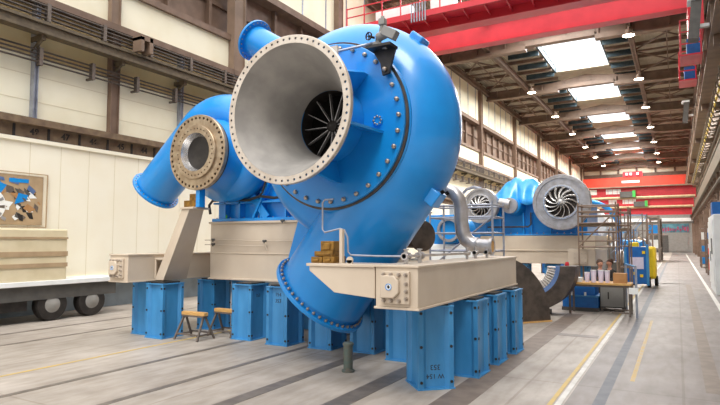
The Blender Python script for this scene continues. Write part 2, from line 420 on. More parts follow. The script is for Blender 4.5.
# storage racks further along the right wall
def rack(y, lab, seed):
    random.seed(seed)
    t = thing('storage_rack', lab, 'shelf', (1.8, y, 0), 'storage racks along the right wall')
    for dx in (-.3, .5):
        for dy in (-1.2, 1.2): MB().bar((1.8 + dx, y + dy, 0), (1.8 + dx, y + dy, 3.2), .08).build('post', 'brown', t)
    for z in (.25, 1.15, 2.05, 2.95): MB().box(1.5, 2.3, y - 1.2, y + 1.2, z, z + .06).build('shelf', 'brownl', t)
    for z, zn in ((.31, 'bottom'), (1.21, 'second'), (2.11, 'third')):
        for k, yy in enumerate((y - .75, y, y + .75)):
            mm = random.choice(['bluedark', 'blue', 'card', 'white', 'orange', 'dgrey'])
            nm = {'bluedark': 'dark blue', 'blue': 'bright blue', 'card': 'cardboard', 'white': 'white', 'orange': 'orange', 'dgrey': 'dark grey'}[mm]
            h = random.uniform(.35, .7)
            tag(MB().box(1.56, 2.2, yy - .3, yy + .3, z, z + h).build('storage_box', mm, org=(1.9, yy, z)),
                '%s storage box, %s on the %s shelf of %s' % (nm, ('nearest', 'middle', 'farthest')[k], zn, lab.split(' with ')[0].replace(' on the right', '')), 'box', 'boxes on the right racks')
rack(33.5, 'nearest storage rack on the right with shelves of boxes', 3)
rack(40, 'second storage rack on the right with shelves of boxes', 5)
rack(50, 'farthest storage rack on the right with shelves of boxes', 8)
random.seed(11)

# roof ---------------------------------------------------------------
ZD = 16.35
YR0 = 27.0
SKY = [(39.2, 49.0), (52.3, 60.4), (64.5, 72.6), (76.7, 84.8), (88.9, 97.0), (101, 108)]
SKY = [(28.0, 36.6)] + SKY
def deck(name, x0, x1, y0, y1):
    m = MB(); n = int((y1 - y0) / .5); vs = []; 
    k = int((x1 - x0) / .22)
    m = MB().box(x0, x1, y0, y1, ZD, ZD + .08)
    for i in range(k): m.box(x0 + i * .22, x0 + i * .22 + .09, y0, y1, ZD - .05, ZD)
    return struct(m.build(name, 'deck'))
deck('ceiling', -15.5, -8.55, YR0, YF + .5); deck('ceiling_right', -4.3, 3.2, YR0, YF + .5)
prev = YR0
gm = MB()
for y0, y1 in SKY:
    gm.box(-8.55, -4.3, prev, y0, ZD, ZD + .08); prev = y1
gm.box(-8.55, -4.3, prev, YF + .5, ZD, ZD + .08)
struct(gm.build('ceiling_middle', 'deck'))
for i, (y0, y1) in enumerate(SKY):
    w = struct(MB().box(-8.55, -4.3, y0, y1, ZD + .35, ZD + .37).build('window_%d' % (i + 2), 'glass'))
    f = MB().box(-8.62, -8.5, y0, y1, ZD - .1, ZD + .45).box(-4.35, -4.23, y0, y1, ZD - .1, ZD + .45)
    f.build('window_frame', 'teal', w)
    g = MB()
    for k in range(1, 9): yy = y0 + (y1 - y0) * k / 9; g.box(-8.5, -4.35, yy - .006, yy + .006, ZD + .33, ZD + .35)
    for k in range(1, 5): xx = -8.5 + 4.15 * k / 5; g.box(xx - .006, xx + .006, y0, y1, ZD + .33, ZD + .35)
    g.build('glazing_bar', 'grey', w)
# main roof girders
for i in range(7):
    y = 38.3 + 12.2 * i
    poly = [(-15, 14.95), (-11, 15.0), (-8.6, 15.25), (-6.4, 15.5), (-4.2, 15.25), (-2, 15.0), (2.7, 14.95), (2.7, 15.75), (-3.6, 15.85), (-6.4, 16.25), (-9.2, 15.85), (-15, 15.75)]
    m = MB().prism(poly, (0, y + .03, 0), X_, Z_, .06)
    for a, c in zip(poly[:6], poly[1:7]): m.bar((a[0], y, a[1]), (c[0], y, c[1]), .5, .05, up=(0, 1, 0)) if False else m.box(a[0], c[0], y - .28, y + .28, min(a[1], c[1]) - .03, max(a[1], c[1]) + .03)
    for x in range(-14, 3, 2): m.box(x - .03, x + .03, y - .25, y + .25, 15.2, 15.75)
    struct(m.build('ceiling_beam', 'brownl', org=(-6.4, y, 15)), 'pale brown roof girder')
for x, n in ((-11.2, 'trim_30'), (-2.25, 'trim_31'), (-14.8, 'trim_32'), (1.9, 'trim_33')):
    struct(MB().box(x - .15, x + .15, YR0, YF, 15.3, 15.36).box(x - .03, x + .03, YR0, YF, 15.3, 15.8).box(x - .15, x + .15, YR0, YF, 15.74, 15.8).build(n, 'brown'))
k = 34
for i in range(27):
    y = 29 + 3.05 * i
    m = MB().box(-15, -8.6, y - .05, y + .05, 16.05, 16.3).box(-4.2, 2.5, y - .05, y + .05, 16.05, 16.3)
    struct(m.build('ceiling_purlin', 'brown', org=(-6, y, 16)), 'brown roof purlin')
    struct(MB().box(-10.9, -8.6, y + 1.2, y + 1.32, 15.9, 16.3).box(-4.2, -2.4, y + 1.2, y + 1.32, 15.9, 16.3).build('ceiling_purlin', 'teal', org=(-6, y, 16)), 'dark teal roof purlin beside the skylights')
tr = MB()
for i in range(14):
    y = 32.2 + 6.1 * i
    for x0, x1 in ((-14.8, -11.2), (-2.25, 1.9)):
        tr.bar((x0, y, 15.7), (x1, y + 5.8, 15.7), .09).bar((x1, y, 15.7), (x0, y + 5.8, 15.7), .09)
        tr.bar((x0, y, 15.7), (x1, y, 15.7), .12).bar(((x0 + x1) / 2, y, 15.7), ((x0 + x1) / 2, y + 6, 15.7), .07)
struct(tr.build('ceiling_bracing', 'brown'))

# lamps ---------------------------------------------------------------
def lamp_proto():
    t = thing('ceiling_lamp', 'x', 'lamp', (0, 0, 0), 'high bay lamps under the roof')
    MB().lathe([(.02, .75), (.05, .4), (.16, .36), (.2, .2), (.36, 0), (.34, 0), (.18, .16), (.05, .2)], (0, 0, 0), Z_, 20, cap=False).build('shade', 'brownl', t)
    MB().lathe([(.33, -.01), (.33, .02)], (0, 0, 0), Z_, 16).build('lens', 'lampglow', t)
    return t
lp = lamp_proto(); first = True
ordn = ['nearest', 'second', 'third', 'fourth', 'fifth', 'sixth', 'seventh', 'farthest']
for side, x in (('right', -2.2), ('left', -10.4)):
    for i in range(7):
        y = 37.4 + 10.66 * i
        if side == 'left' and i == 0: continue
        o = lp if first else copy_tree(lp); first = False
        o.location = (x, y, 14.6)
        o['label'] = 'round glowing high bay lamp under the roof, %s in the %s row' % (ordn[i - (side == 'left')], side)
        ld = bpy.data.lights.new('bay_light', 'AREA'); ld.shape = 'DISK'; ld.size = .8; ld.energy = 380; ld.color = (1, .93, .82)
        lo = bpy.data.objects.new('bay_light', ld); COL.objects.link(lo); lo.location = (x, y, 14.55)

# ------------------------------------------------------------------ cranes
def crane(y, z0, z1, x0, x1, m, lab, w=.55, gap=0, name='bridge_crane'):
    t = thing(name, lab, 'crane', ((x0 + x1) / 2, y, z0), 'overhead bridge cranes')
    MB().box(x0, x1, y, y + w, z0, z1).box(x0, x1, y - .06, y + w + .06, z0 - .04, z0).box(x0, x1, y - .06, y + w + .06, z1, z1 + .04).build('girder', m, t)
    return t
# near crane
t = crane(28.0, 12.3, 13.3, -14.2, 1.0, 'red', 'nearest big red overhead crane spanning the hall above the machine')
MB().box(-14.3, 1.1, 25.0, 25.6, 12.3, 13.3).box(-14.3, 1.1, 24.92, 25.68, 12.25, 12.3).build('front_girder', 'red', t)
MB().box(-14.3, 1.1, 23.75, 25.0, 12.68, 12.72).box(-14.3, 1.1, 23.72, 23.76, 12.5, 12.78).build('walkway', 'red', t)
for i in range(16):
    x = -14.2 + 1.0 * i
    MB().bar((x, 23.76, 12.6), (x, 23.76, 13.75), .05).bar((x, 23.76, 12.66), (x, 25.0, 12.45), .06).build('rail_post', 'red', t)
for z in (13.25, 13.7): MB().bar((-14.2, 23.76, z), (1, 23.76, z), .045).build('handrail', 'red', t)
MB().box(-14.5, -13.9, 24.6, 29, 11.5, 12.6).build('end_carriage', 'red', t); MB().box(.7, 1.28, 27, 29, 11.0, 12.3).build('end_carriage', 'red', t)
MB().box(-12.8, -10.9, 24.2, 24.8, 12.72, 13.5).build('control_box', 'white', t, bevel=.02)
for i in range(6): MB().cyl((-10.6 + .14 * i, 23.68, 12.3), (-10.6 + .14 * i, 23.68, 13.2), .035, 8).build('cable', 'galv', t)
MB().box(-9.9, -8.7, 24.3, 24.8, 12.72, 13.6).build('winch_motor', 'white', t, bevel=.03)
MB().box(-8.0, -5.0, 27.85, 28.0, 13.34, 13.6).build('cable_tray', 'galv', t)
MB().cyl((-13, 27.93, 13.36), (-1, 27.93, 13.36), .03, 6).build('tie_pipe', 'stripe', t)
MB().obox((-8.35, 27.7, 13.6), (.34, .2, .3), (.3, -.7, -.5)).build('floodlight', 'lampglow', t)
MB().box(-8.5, -8.0, 27.72, 27.95, 13.3, 13.42).build('floodlight_bracket', 'dark', t)
# maintenance cages hanging at the right runway
def cage(y, z, lab, m='red'):
    t = thing('crane_cage', lab, 'platform', (.75, y, z), 'red service cages under the right runway')
    MB().box(.35, 1.15, y - .8, y + .8, z, z + .06).build('floor_plate', m, t)
    for x in (.38, 1.1):
        for yy in (y - .78, y + .78): MB().bar((x, yy, z), (x, yy, z + 1.5), .06).build('post', m, t)
    for zz in (.5, 1.0, 1.5):
        MB().bar((.38, y - .78, z + zz), (.38, y + .78, z + zz), .05).bar((.38, y - .78, z + zz), (1.1, y - .78, z + zz), .05).build('rail', m, t)
    MB().box(.6, 1.1, y - .4, y + .5, z + .06, z + .8).build('motor', 'bluedark', t)
    return t
cage(27, 9.6, 'nearest red service cage hanging beside the right runway')
cage(33.5, 10.2, 'second red service cage beside the right runway')
for y, z, lab in ((24.2, 9.7, 'white cable box hanging at the upper right by the nearest red cage'), (47, 10.8, 'white cable box hanging farther along the right runway')):
    tt = thing('junction_box', lab, 'box', (.9, y, z))
    MB().obox((.85, y, z + .6), (.35, .6, 1.5), (.1, .0, 1)).build('body', 'dgrey', tt); MB().box(.62, 1.1, y - .35, y + .35, z + 1.3, z + 1.42).box(1.0, 1.31, y - .1, y + .1, z + .3, z + .42).build('cover', 'white', tt)
# far cranes
t = crane(100, 10.9, 12.3, -13.5, 2.2, 'orange', 'farthest orange red overhead crane below the end wall windows', 1.2)
MB().box(-13.5, 2.2, 99.9, 100.0, 10.4, 10.9).build('lower_flange', 'orange', t)
MB().box(-7.4, -4.6, 100, 101.5, 12.35, 13.2).build('trolley', 'red', t)
for x in (-7.0, -6.4, -5.4): MB().box(x, x + .35, 99.6, 100, 12.6, 13.0).build('winch_box', 'white', t)
text('DEMAG', .5, (-7, 99.97, 11.6), X_, Z_, 'white', t, 'lettering') if False else MB().box(-7.6, -5.0, 99.95, 99.99, 11.4, 11.75).build('name_plate', 'white', t)
def lowcrane(y, z0, z1, lab, plates, motor=None):
    t = crane(y, z0, z1, -13.9, 1.96, 'red', lab, .6)
    MB().box(-13.9, 1.9, y - .7, y - .1, z1 - .02, z1 + .12).build('walkway', 'brownl', t)
    if y < 90: MB().cyl((-12, y - .75, z0 + .05), (1.85, y - .75, z0 + .05), .16, 10).build('drive_shaft', 'stripe', t)
    for x0, x1 in plates: MB().box(x0, x1, y - .03, y, z0 + (z1 - z0) * .45, z1 - .12).build('name_plate', 'white', t)
    n = 20
    for i in range(n):
        x = -8 + i * .5; MB().box(x, x + .03, y - .06, y, z0, z1).build('stiffener', 'red', t)
    if motor:
        MB().box(motor, motor + 1.3, y - 1.4, y - .5, z0 + .1, z0 + .75).build('hoist_motor', 'dgrey', t)
        MB().box(motor + 1.3, motor + 1.6, y - 1.4, y - .5, z0 + .1, z0 + .85).build('motor_cap', 'green', t)
    return t
lowcrane(72, 6.9, 8.2, 'nearer low red crane with two white plates and a green capped hoist', [(-9.4, -8.2), (-7.2, -5.6)], -5.6)
lowcrane(82, 6.35, 7.6, 'second low red crane behind, hanging slightly lower', [(-7.9, -6.9), (-6.2, -4.6)], -4.8)
lowcrane(94, 5.9, 6.9, 'lowest red crane girder in the far distance', [])

# ================================================================== MAIN MACHINE
ROOT = thing('gas_compressor', 'huge blue multi volute gas compressor on a beige steel frame', 'compressor', (-6.3, 9.5, 1.15))
BZ = 1.15
# base frame
base = MB().box(-9.17, -5.05, 9.36, 10.9, BZ + .03, 2.38).box(-9.2, -5.0, 9.32, 10.94, BZ, BZ + .04).box(-9.2, -5.0, 9.32, 10.94, 2.38, 2.43)
base.box(-9.19, -5.05, 9.345, 9.365, 1.715, 1.745)
base.box(-5.1, -3.3, 9.6, 10.6, BZ + .02, 1.6)
bf = base.build('base_frame', 'beam', ROOT, bevel=.008)
for x in (-8.95, -8.95): pass
# right side beam
def side_beam(x0, x1, y0, y1, z1, lab, ex):
    m = MB().box(x0 + .02, x1 - .02, y0 + .02, y1, BZ + .03, z1 - .03).box(x0, x1, y0, y1 + .02, BZ, BZ + .03).box(x0, x1, y0, y1 + .02, z1 - .03, z1)
    o = m.build('side_beam', 'beam', ROOT, bevel=.006)
    cx = (x0 + x1) / 2 + ex; cz = (BZ + z1) / 2 + .01
    MB().box(cx - .19, cx + .19, y0 - .03, y0 + .02, cz - .21, cz + .19).build('end_plate', 'beam', o, bevel=.006)
    oc = [(-.13, -.14), (.05, -.14), (.12, -.07), (.12, .07), (.05, .14), (-.13, .14)]
    MB().prism(oc, (cx - .05, y0 - .02, cz), X_, Z_, .06).build('lifting_boss', 'beam', o, bevel=.012)
    for dx, dz in ((-.15, .15), (-.05, .15), (.06, .15), (.15, .15), (.155, .04), (.155, -.05), (.155, -.14), (.06, -.17), (-.05, -.17), (-.15, -.17)):
        place(hexbolt, 'bolt', (cx + dx, y0 - .03, cz + dz), (0, -1, 0), o)
    e = MB().cyl((cx - .06, y0 - .085, cz), (cx - .06, y0 - .078, cz), .042, 20).build('emblem', 'white', o)
    MB().lathe([(.034, 0), (.042, 0), (.042, .004), (.034, .004)], (cx - .06, y0 - .085, cz), (0, -1, 0), 20, loop=True).build('emblem_ring', 'blue', o)
    MB().box(cx - .07, cx - .05, y0 - .09, y0 - .08, cz - .018, cz + .02).box(cx - .078, cx - .042, y0 - .09, y0 - .08, cz - .008, cz + .006).build('emblem_mark', 'dark', o)
    return o
rb = side_beam(-3.37, -2.75, 6.31, 11.1, 1.70, '', 0)
lb = side_beam(-10.36, -9.76, 7.65, 12.6, 1.73, '', -.02)
MB().box(-9.76, -9.17, 10.4, 11.0, 1.2, 1.7).build('cross_tie', 'beam', ROOT)
# small emblem and fittings on side of left beam
# support arm from the right beam
arm = MB().prism([(-4.38, 1.66), (-4.38, 1.60), (-3.98, 1.32), (-3.37, 1.27), (-3.37, 1.66)], (0, 6.80, 0), X_, Z_, .46)
arm.box(-4.42, -3.37, 6.32, 6.82, 1.66, 1.70)
ar = arm.build('support_arm', 'beam', ROOT, bevel=.006)
MB().lathe([(.045, 0), (.045, .03)], (-3.76, 6.36, 1.75), (0, 1, 0), 16).box(-3.80, -3.72, 6.36, 6.39, 1.68, 1.75).build('lifting_eye', 'beam', ar)
MB().box(-4.0, -3.955, 6.5, 6.56, 1.7, 2.16).build('bracket_post', 'beam', ar)
# leaning column supporting the left volute flange
lc = MB()
def quadcol(x0b, x1b, y0b, y1b, zb, x0t, x1t, y0t, y1t, zt):
    vs = [(x0b, y0b, zb), (x1b, y0b, zb), (x1b, y1b, zb), (x0b, y1b, zb), (x0t, y0t, zt), (x1t, y0t, zt), (x1t, y1t, zt), (x0t, y1t, zt)]
    return vs, [(0, 3, 2, 1), (4, 5, 6, 7), (0, 1, 5, 4), (1, 2, 6, 5), (2, 3, 7, 6), (3, 0, 4, 7)]
lc.add(*quadcol(-9.72, -9.46, 8.3, 8.95, BZ + .02, -8.96, -8.73, 8.3, 8.7, 2.66))
lc.box(-9.76, -9.45, 8.32, 8.9, 1.6, 1.64).box(-9.76, -9.72, 8.32, 8.36, 1.2, 1.62).box(-8.98, -8.60, 8.27, 8.74, 2.66, 2.7)
lcol = lc.build('leaning_support', 'beam', ROOT, bevel=.006)
for x, z in ((-8.87, 2.7), (-8.7, 2.7)): MB().box(x - .09, x + .08, 8.36, 8.62, z, z + .14).build('packing_block', 'brass', lcol)
MB().box(-8.85, -8.62, 8.4, 8.6, 2.84, 2.98).build('packing_block', 'brass', lcol, bevel=.01)
MB().box(-8.62, -8.52, 8.36, 8.52, 2.7, 3.2).build('foot_lug', 'blue', lcol)
# brass blocks on the arm (stack)
for (x0, x1, y0, y1, z0, z1, lab) in ((-4.41, -4.23, 6.42, 6.74, 1.70, 1.785, 'lower left brass packing block of the stack on the arm'), (-4.22, -4.04, 6.42, 6.74, 1.70, 1.79, 'lower right brass packing block of the stack on the arm'),
                                 (-4.37, -4.07, 6.44, 6.72, 1.79, 1.86, 'middle notched brass packing block of the stack on the arm'), (-4.28, -4.07, 6.46, 6.7, 1.86, 2.0, 'topmost brass packing block of the stack on the arm')):
    o = MB().box(x0, x1, y0, y1, z0, z1).box(x0 + .03, x1 - .05, y0 - .02, y0, z0 + .02, z1 - .03).build('packing_block', 'brass', bevel=.008, org=((x0 + x1) / 2, y0, z0)); tag(o, lab, 'block', 'brass packing blocks on the support arm')

# gear casing behind (blue, ribbed)
gc = MB().box(-9.12, -5.6, 9.55, 10.8, 2.46, 3.9).box(-9.15, -5.2, 9.37, 10.9, 2.43, 2.5)
gc.box(-8.6, -5.9, 9.7, 10.7, 3.9, 4.2)
gcas = gc.build('gear_casing', 'blue', ROOT, bevel=.01)
for x in (-8.78, -8.35, -7.75, -7.1, -6.7, -6.3, -5.6): MB().box(x - .02, x + .02, 9.38, 9.56, 2.5, 3.06).build('rib', 'blue', gcas)
MB().box(-9.12, -5.4, 9.38, 9.56, 2.82, 2.86).build('rib', 'blue', gcas)
MB().bar((-8.3, 9.4, 3.35), (-7.6, 9.4, 2.5), .16, .04, up=(0, 1, 0)).build('brace', 'blue', gcas)
MB().bar((-7.5, 9.4, 3.3), (-7.95, 9.4, 2.5), .05, .1, up=(0, 1, 0)).build('brace', 'blue', gcas)
for i in range(14): place(smallbolt, 'bolt', (-9.05 + i * .4, 9.43, 2.5), Z_, gcas)
for x in (-8.75, -6.65): MB().cyl((x, 9.41, 2.5), (x, 9.41, 2.58), .02, 8).build('green_cap', 'green', gcas)
# cable along casing
MB().sweep([(-9.15, 9.32, 2.6), (-9.17, 9.3, 2.8), (-9.05, 9.28, 2.9), (-8.6, 9.28, 2.9), (-8.0, 9.28, 2.88), (-7.7, 9.28, 2.95), (-7.3, 9.28, 2.9), (-6.9, 9.28, 2.93), (-6.4, 9.28, 3.05), (-6.2, 9.28, 3.1)], .03, 8).build('cable', 'hose', ROOT)
MB().sweep([(-7.75, 9.27, 2.93), (-7.62, 9.27, 3.02), (-7.55, 9.3, 3.3)], .022, 8).build('cable', 'hose', ROOT)
# oil lines on the base front
MB().sweep([(-9.25, 9.27, 2.02), (-9.0, 9.27, 2.02), (-8.9, 9.27, 2.03), (-7.6, 9.3, 2.0), (-6.6, 9.3, 2.0), (-6.55, 9.3, 2.05), (-6.55, 9.3, 3.1)], .012, 6).build('oil_line', 'beam', ROOT)
MB().sweep([(-9.25, 9.27, 1.92), (-8.0, 9.28, 1.9), (-7.55, 9.3, 1.9), (-7.5, 9.3, 1.8)], .01, 6).build('oil_line', 'beam', ROOT)
for x, z in ((-9.0, 2.03), (-9.0, 1.93), (-7.55, 2.0), (-6.55, 2.22), (-7.08, 2.42)):
    MB().cyl((x - .03, 9.26, z), (x + .05, 9.26, z), .025, 8).cyl((x, 9.26, z - .05), (x, 9.26, z + .02), .014, 8).build('valve', 'dgrey', ROOT)
# little valves behind left beam
for i, x in enumerate((-9.62, -9.5, -9.36)):
    MB().cyl((x, 10.0, 1.73), (x, 10.0, 1.9), .02, 8).lathe([(.045, 0), (.045, .02)], (x, 10.0, 1.9), Z_, 12).cyl((x - .05, 10, 1.8), (x + .05, 10, 1.8), .03, 8).build('valve', 'dgrey', ROOT)
MB().box(-9.7, -9.3, 9.95, 10.05, 1.70, 1.735).build('valve_plate', 'orange', ROOT)

# ---- generic volute
def volute(prefix, c, yc, path, rads, mname='blue'):
    pts = [V((p[0], yc, p[1])) for p in path]
    return MB().sweep(pts, rads, 40).build(prefix, mname, ROOT, angle=60)

def flange(parent, name, c, n, r0, r1, th, nb, rb, m, hole=.022, back=False, bolt=None):
    """flange ring whose outer face is at c looking along n"""
    n = V(n).normalized()
    ring = MB().lathe([(r0, 0), (r1 - .008, 0), (r1, -.008), (r1, -th + .006), (r1 - .006, -th), (r0, -th)], c, n, 72, loop=True)
    cut = MB()
    for p in ring_pts(c, n, rb, nb, .05): cut.cyl(p - n * (th + .1), p + n * .1, hole, 10)
    o = ring.build(name, m, parent, holes=cut, angle=30)
    return o

# ---- main volute (right): discharge down left
CX, CZ = -4.735, 3.827
YP = 7.39; YC = 8.22
def spiral(cx, cz, t0, t1, n, R, r0, r1, pw=1.0):
    P, Q = [], []
    for i in range(n + 1):
        s = i / n; th = math.radians(t0 + (t1 - t0) * s); r = r0 + (r1 - r0) * s ** pw
        Rc = (R(s) if callable(R) else R) - r
        P.append((cx + Rc * math.cos(th), cz + Rc * math.sin(th))); Q.append(r)
    return P, Q
P, Q = spiral(CX, CZ, -75, -397, 64, 1.86, .42, .76, .7)
end = V((-5.38, 1.13)); p0 = V(P[-1])
for s in (.25, .5, .75, .9, 1.0):
    q = p0.lerp(end, s); P.append((q.x, q.y)); Q.append(.76 + .03 * s)
vol = volute('volute_casing', None, YC, P, Q)
# circular casing body behind the cover plate
MB().lathe([(.64, 0), (1.34, 0), (1.365, .02), (1.365, .3), (1.30, .34), (1.30, 1.3), (.9, 1.6)], (CX, YP + .09, CZ), Y_, 72, cap=False).build('casing_drum', 'blue', vol)
MB().lathe([(.66, 0), (1.345, 0), (1.345, .035), (.66, .035)], (CX, YP + .055, CZ), Y_, 72, loop=True).build('seal_ring', 'dsteel', vol)
cov = MB().lathe([(.57, 0), (1.29, 0), (1.305, .012), (1.305, .055), (.57, .055)], (CX, YP, CZ), Y_, 96, loop=True).build('cover_plate', 'blue', vol)
for p in ring_pts((CX, YP, CZ), (0, -1, 0), 1.216, 32, .03): place(bigbolt, 'bolt', p, (0, -1, 0), vol)
# inlet cone
YFL = 6.24
outer = MB().lathe([(1.06, .05), (.99, .10), (.92, .22), (.80, .42), (.70, .62), (.64, .85), (.62, 1.145), (.54, 1.145), (.57, .95), (.62, .75), (.675, .58), (.78, .32), (.89, .12), (.947, .02)], (CX + .005, YFL, CZ + .018), Y_, 96, loop=True)
cone = outer.build('inlet_cone', 'blue', vol)
lining = MB().lathe([(.943, .0), (.885, .12), (.776, .32), (.67, .58), (.615, .75), (.565, .95), (.535, 1.12)], (CX + .005, YFL, CZ + .018), Y_, 96, cap=False).build('cone_lining', 'cone', cone)
flange(cone, 'inlet_flange', (CX + .005, YFL, CZ + .018), (0, -1, 0), .945, 1.062, .07, 60, 1.008, 'flange', .019)
# dark hub and guide vanes in the throat
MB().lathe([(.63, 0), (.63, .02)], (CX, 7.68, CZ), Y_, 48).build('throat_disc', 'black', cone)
MB().lathe([(.02, -.1), (.09, -.05), (.1, .2)], (CX, 7.5, CZ), Y_, 24).build('hub', 'dark', cone)
for i in range(13):
    a = 2 * PI * i / 13 + .25; d = V((math.cos(a), 0, math.sin(a)))
    MB().bar(V((CX, 7.52, CZ)) + d * .07, V((CX, 7.52, CZ)) + d * .54, .010, .07, up=(0, 1, 0)).build('guide_vane', 'steel', cone)
# gussets between cone and cover
for a, r in ((47, 1.0), (-12, .98), (-78, .95), (-130, 1.0), (170, 1.0), (110, 1.0)):
    d = V((math.cos(math.radians(a)), 0, math.sin(math.radians(a))))
    t = V((-d.z, 0, d.x)) * .02
    q = [d * .84 + V((CX, YFL + .40, CZ)), d * r + V((CX, YP - .12, CZ)), d * r + V((CX, YP, CZ)), d * .605 + V((CX, YP, CZ)), d * .655 + V((CX, YFL + .78, CZ))]
    MB().add([p - t for p in q] + [p + t for p in q], [(0, 1, 2, 3, 4), (9, 8, 7, 6, 5)] + [(i, (i + 1) % 5, (i + 1) % 5 + 5, i + 5) for i in range(5)]).build('gusset', 'blue', cone)
MB().lathe([(.545, 0), (.545, .33)], (CX, 7.355, CZ), Y_, 64, cap=False).build('throat_sleeve', 'dark', cone)
# small capped port on the cover
pt = MB().lathe([(.085, 0), (.085, .03), (.03, .03)], (-3.865, YP, 3.81), (0, -1, 0), 16).build('blind_port', 'blue', vol)
for p in ring_pts((-3.865, YP - .03, 3.81), (0, -1, 0), .062, 8): place(smallbolt, 'bolt', p, (0, -1, 0), vol)
# raised rib along the scroll edge
MB().lathe([(1.36, 0), (1.47, .0), (1.47, .05), (1.36, .05)], (CX, YP + .38, CZ), Y_, 48, loop=True, arc=(-.9, .9), up=(0, 0, 1)).build('edge_strip', 'blue', vol) if False else None
# lugs
d = V((math.cos(math.radians(50)), 0, math.sin(math.radians(50))))
MB().obox(V((CX, 8.2, CZ)) + d * 1.80, (.26, .3, .26), d, up=(0, 1, 0)).build('lifting_lug', 'blue', vol, bevel=.03)
d = V((math.cos(math.radians(-38)), 0, math.sin(math.radians(-38))))
MB().obox(V((CX, 8.1, CZ)) + d * 1.86, (.25, .3, .24), d, up=(0, 1, 0)).build('foot_lug', 'blue', vol, bevel=.02)
for k in (-1, 1): MB().cyl(V((CX, 8.1 + .0, CZ)) + d * 1.93 + V((.11, .1 * k, .09)), V((CX, 8.1, CZ)) + d * 1.93 + V((.15, .1 * k, .115)), .03, 10).build('lug_hole', 'black', vol)
# embossed plate (cast lettering panel) on the discharge
# discharge flange
nd = V((math.cos(math.radians(-132)), 0, math.sin(math.radians(-132))))
fc = V((-5.46, YC, 1.06))
flange(vol, 'discharge_flange', fc, nd, .70, .885, .07, 44, .825, 'blue', .012)
for p in ring_pts(fc - nd * .07, nd, .825, 44, .05): place(holebolt if False else hexbolt, 'bolt', p, -nd, vol)
MB().lathe([(.72, 0), (.80, .35), (.80, .36), (.7, .36)], fc - nd * .33, nd, 64, cap=False).build('discharge_neck', 'blue', vol)
# support leg under the volute (blue plate from the base)
MB().prism([(-6.25, 2.45), (-5.85, 3.1), (-4.6, 3.1), (-4.7, 1.9), (-6.0, 1.6), (-6.55, 1.5)], (0, 8.75, 0), X_, Z_, .06).build('support_plate', 'blue', ROOT)
# black bracket with valve actuator
_k = set(o.name for o in bpy.data.objects)
ac = MB().prism([(-4.17, 5.10), (-3.77, 5.06), (-3.80, 4.98), (-3.88, 4.70), (-3.99, 4.68), (-4.02, 4.86)], (0, 7.33, 0), X_, Z_, .05).box(-4.17, -3.77, 7.1, 7.36, 5.06, 5.10).build('actuator_bracket', 'dark', vol)
place(bigbolt, 'bolt', (-3.94, 7.28, 4.76), (0, -1, 0), ac)
av = MB().cyl((-4.02, 7.22, 5.08), (-4.02, 7.22, 5.24), .045, 12).cyl((-4.1, 7.22, 5.15), (-3.88, 7.22, 5.08), .045, 12).lathe([(.05, 0), (.07, .04), (.07, .2), (.05, .25)], (-4.04, 7.2, 5.22), (.75, .1, .3), 14)
av.obox((-3.82, 7.2, 5.26), (.13, .14, .24), (.85, 0, -.5)).cyl((-3.98, 7.2, 5.25), (-3.94, 7.2, 5.42), .035, 10).box(-3.99, -3.89, 7.15, 7.25, 5.4, 5.5).cyl((-3.94, 7.2, 5.5), (-3.94, 7.2, 5.54), .03, 10)
avo = av.build('valve_actuator', 'grey', vol, bevel=.01)
MB().lathe([(.05, -.01), (.064, -.01), (.064, .01), (.05, .01)], (-4.12, 7.1, 5.24), (-.3, -1, 0), 20, loop=True).bar((-4.175, 7.1, 5.24), (-4.065, 7.1, 5.24), .012).bar((-4.12, 7.1, 5.185), (-4.12, 7.1, 5.295), .012).cyl((-4.12, 7.1, 5.24), (-4.08, 7.2, 5.24), .02, 8).build('hand_wheel', 'dark', avo)
MB().cyl((-4.62, 7.0, 5.06), (-4.1, 7.2, 5.16), .022, 8).build('lever_rod', 'galv', avo)
MB().box(-4.72, -4.58, 6.96, 7.0, 4.96, 5.14).build('plate', 'beam', avo)
for o in bpy.data.objects:
    if o.name not in _k and o.parent == vol: o.location += V((.25, 0, -.22))
# elbow pipe on the right
ep = [(-4.5, 10.1, 2.96), (-4.1, 10.1, 2.99), (-3.83, 10.1, 2.98), (-3.66, 10.1, 2.91), (-3.56, 10.1, 2.78), (-3.53, 10.1, 2.6), (-3.525, 10.1, 2.36), (-3.50, 10.1, 2.16), (-3.43, 10.1, 2.02), (-3.3, 10.1, 1.93), (-3.15, 10.1, 1.905), (-2.97, 10.1, 1.9)]
eo = MB().sweep(ep, [.13] * 7 + [.135, .14, .135, .13, .13], 20).build('elbow_pipe', 'steel', ROOT, angle=60)
MB().lathe([(.11, 0), (.155, 0), (.155, -.045), (.11, -.045)], (-2.93, 10.1, 1.9), X_, 28, loop=True).build('pipe_flange', 'steel', eo)
MB().lathe([(.152, 0), (.152, .03)], (-3.25, 10.1, 1.92), (1, 0, -.15), 24).build('pipe_collar', 'steel', eo)
MB().lathe([(.11, 0), (.11, .01)], (-2.95, 10.1, 1.9), X_, 24).build('end_cap', 'wood', eo)
# rear cover disc and a second rear volute seen below the big one
MB().lathe([(.3, 0), (.3, .05), (.25, .07), (.12, .1)], (-4.36, 10.15, 2.1), (.85, -.5, 0), 40).build('rear_cover', 'dsteel', ROOT)
MB().cyl((-5.1, 10.55, 2.1), (-4.36, 10.15, 2.1), .24, 24).build('rear_neck', 'dsteel', ROOT)
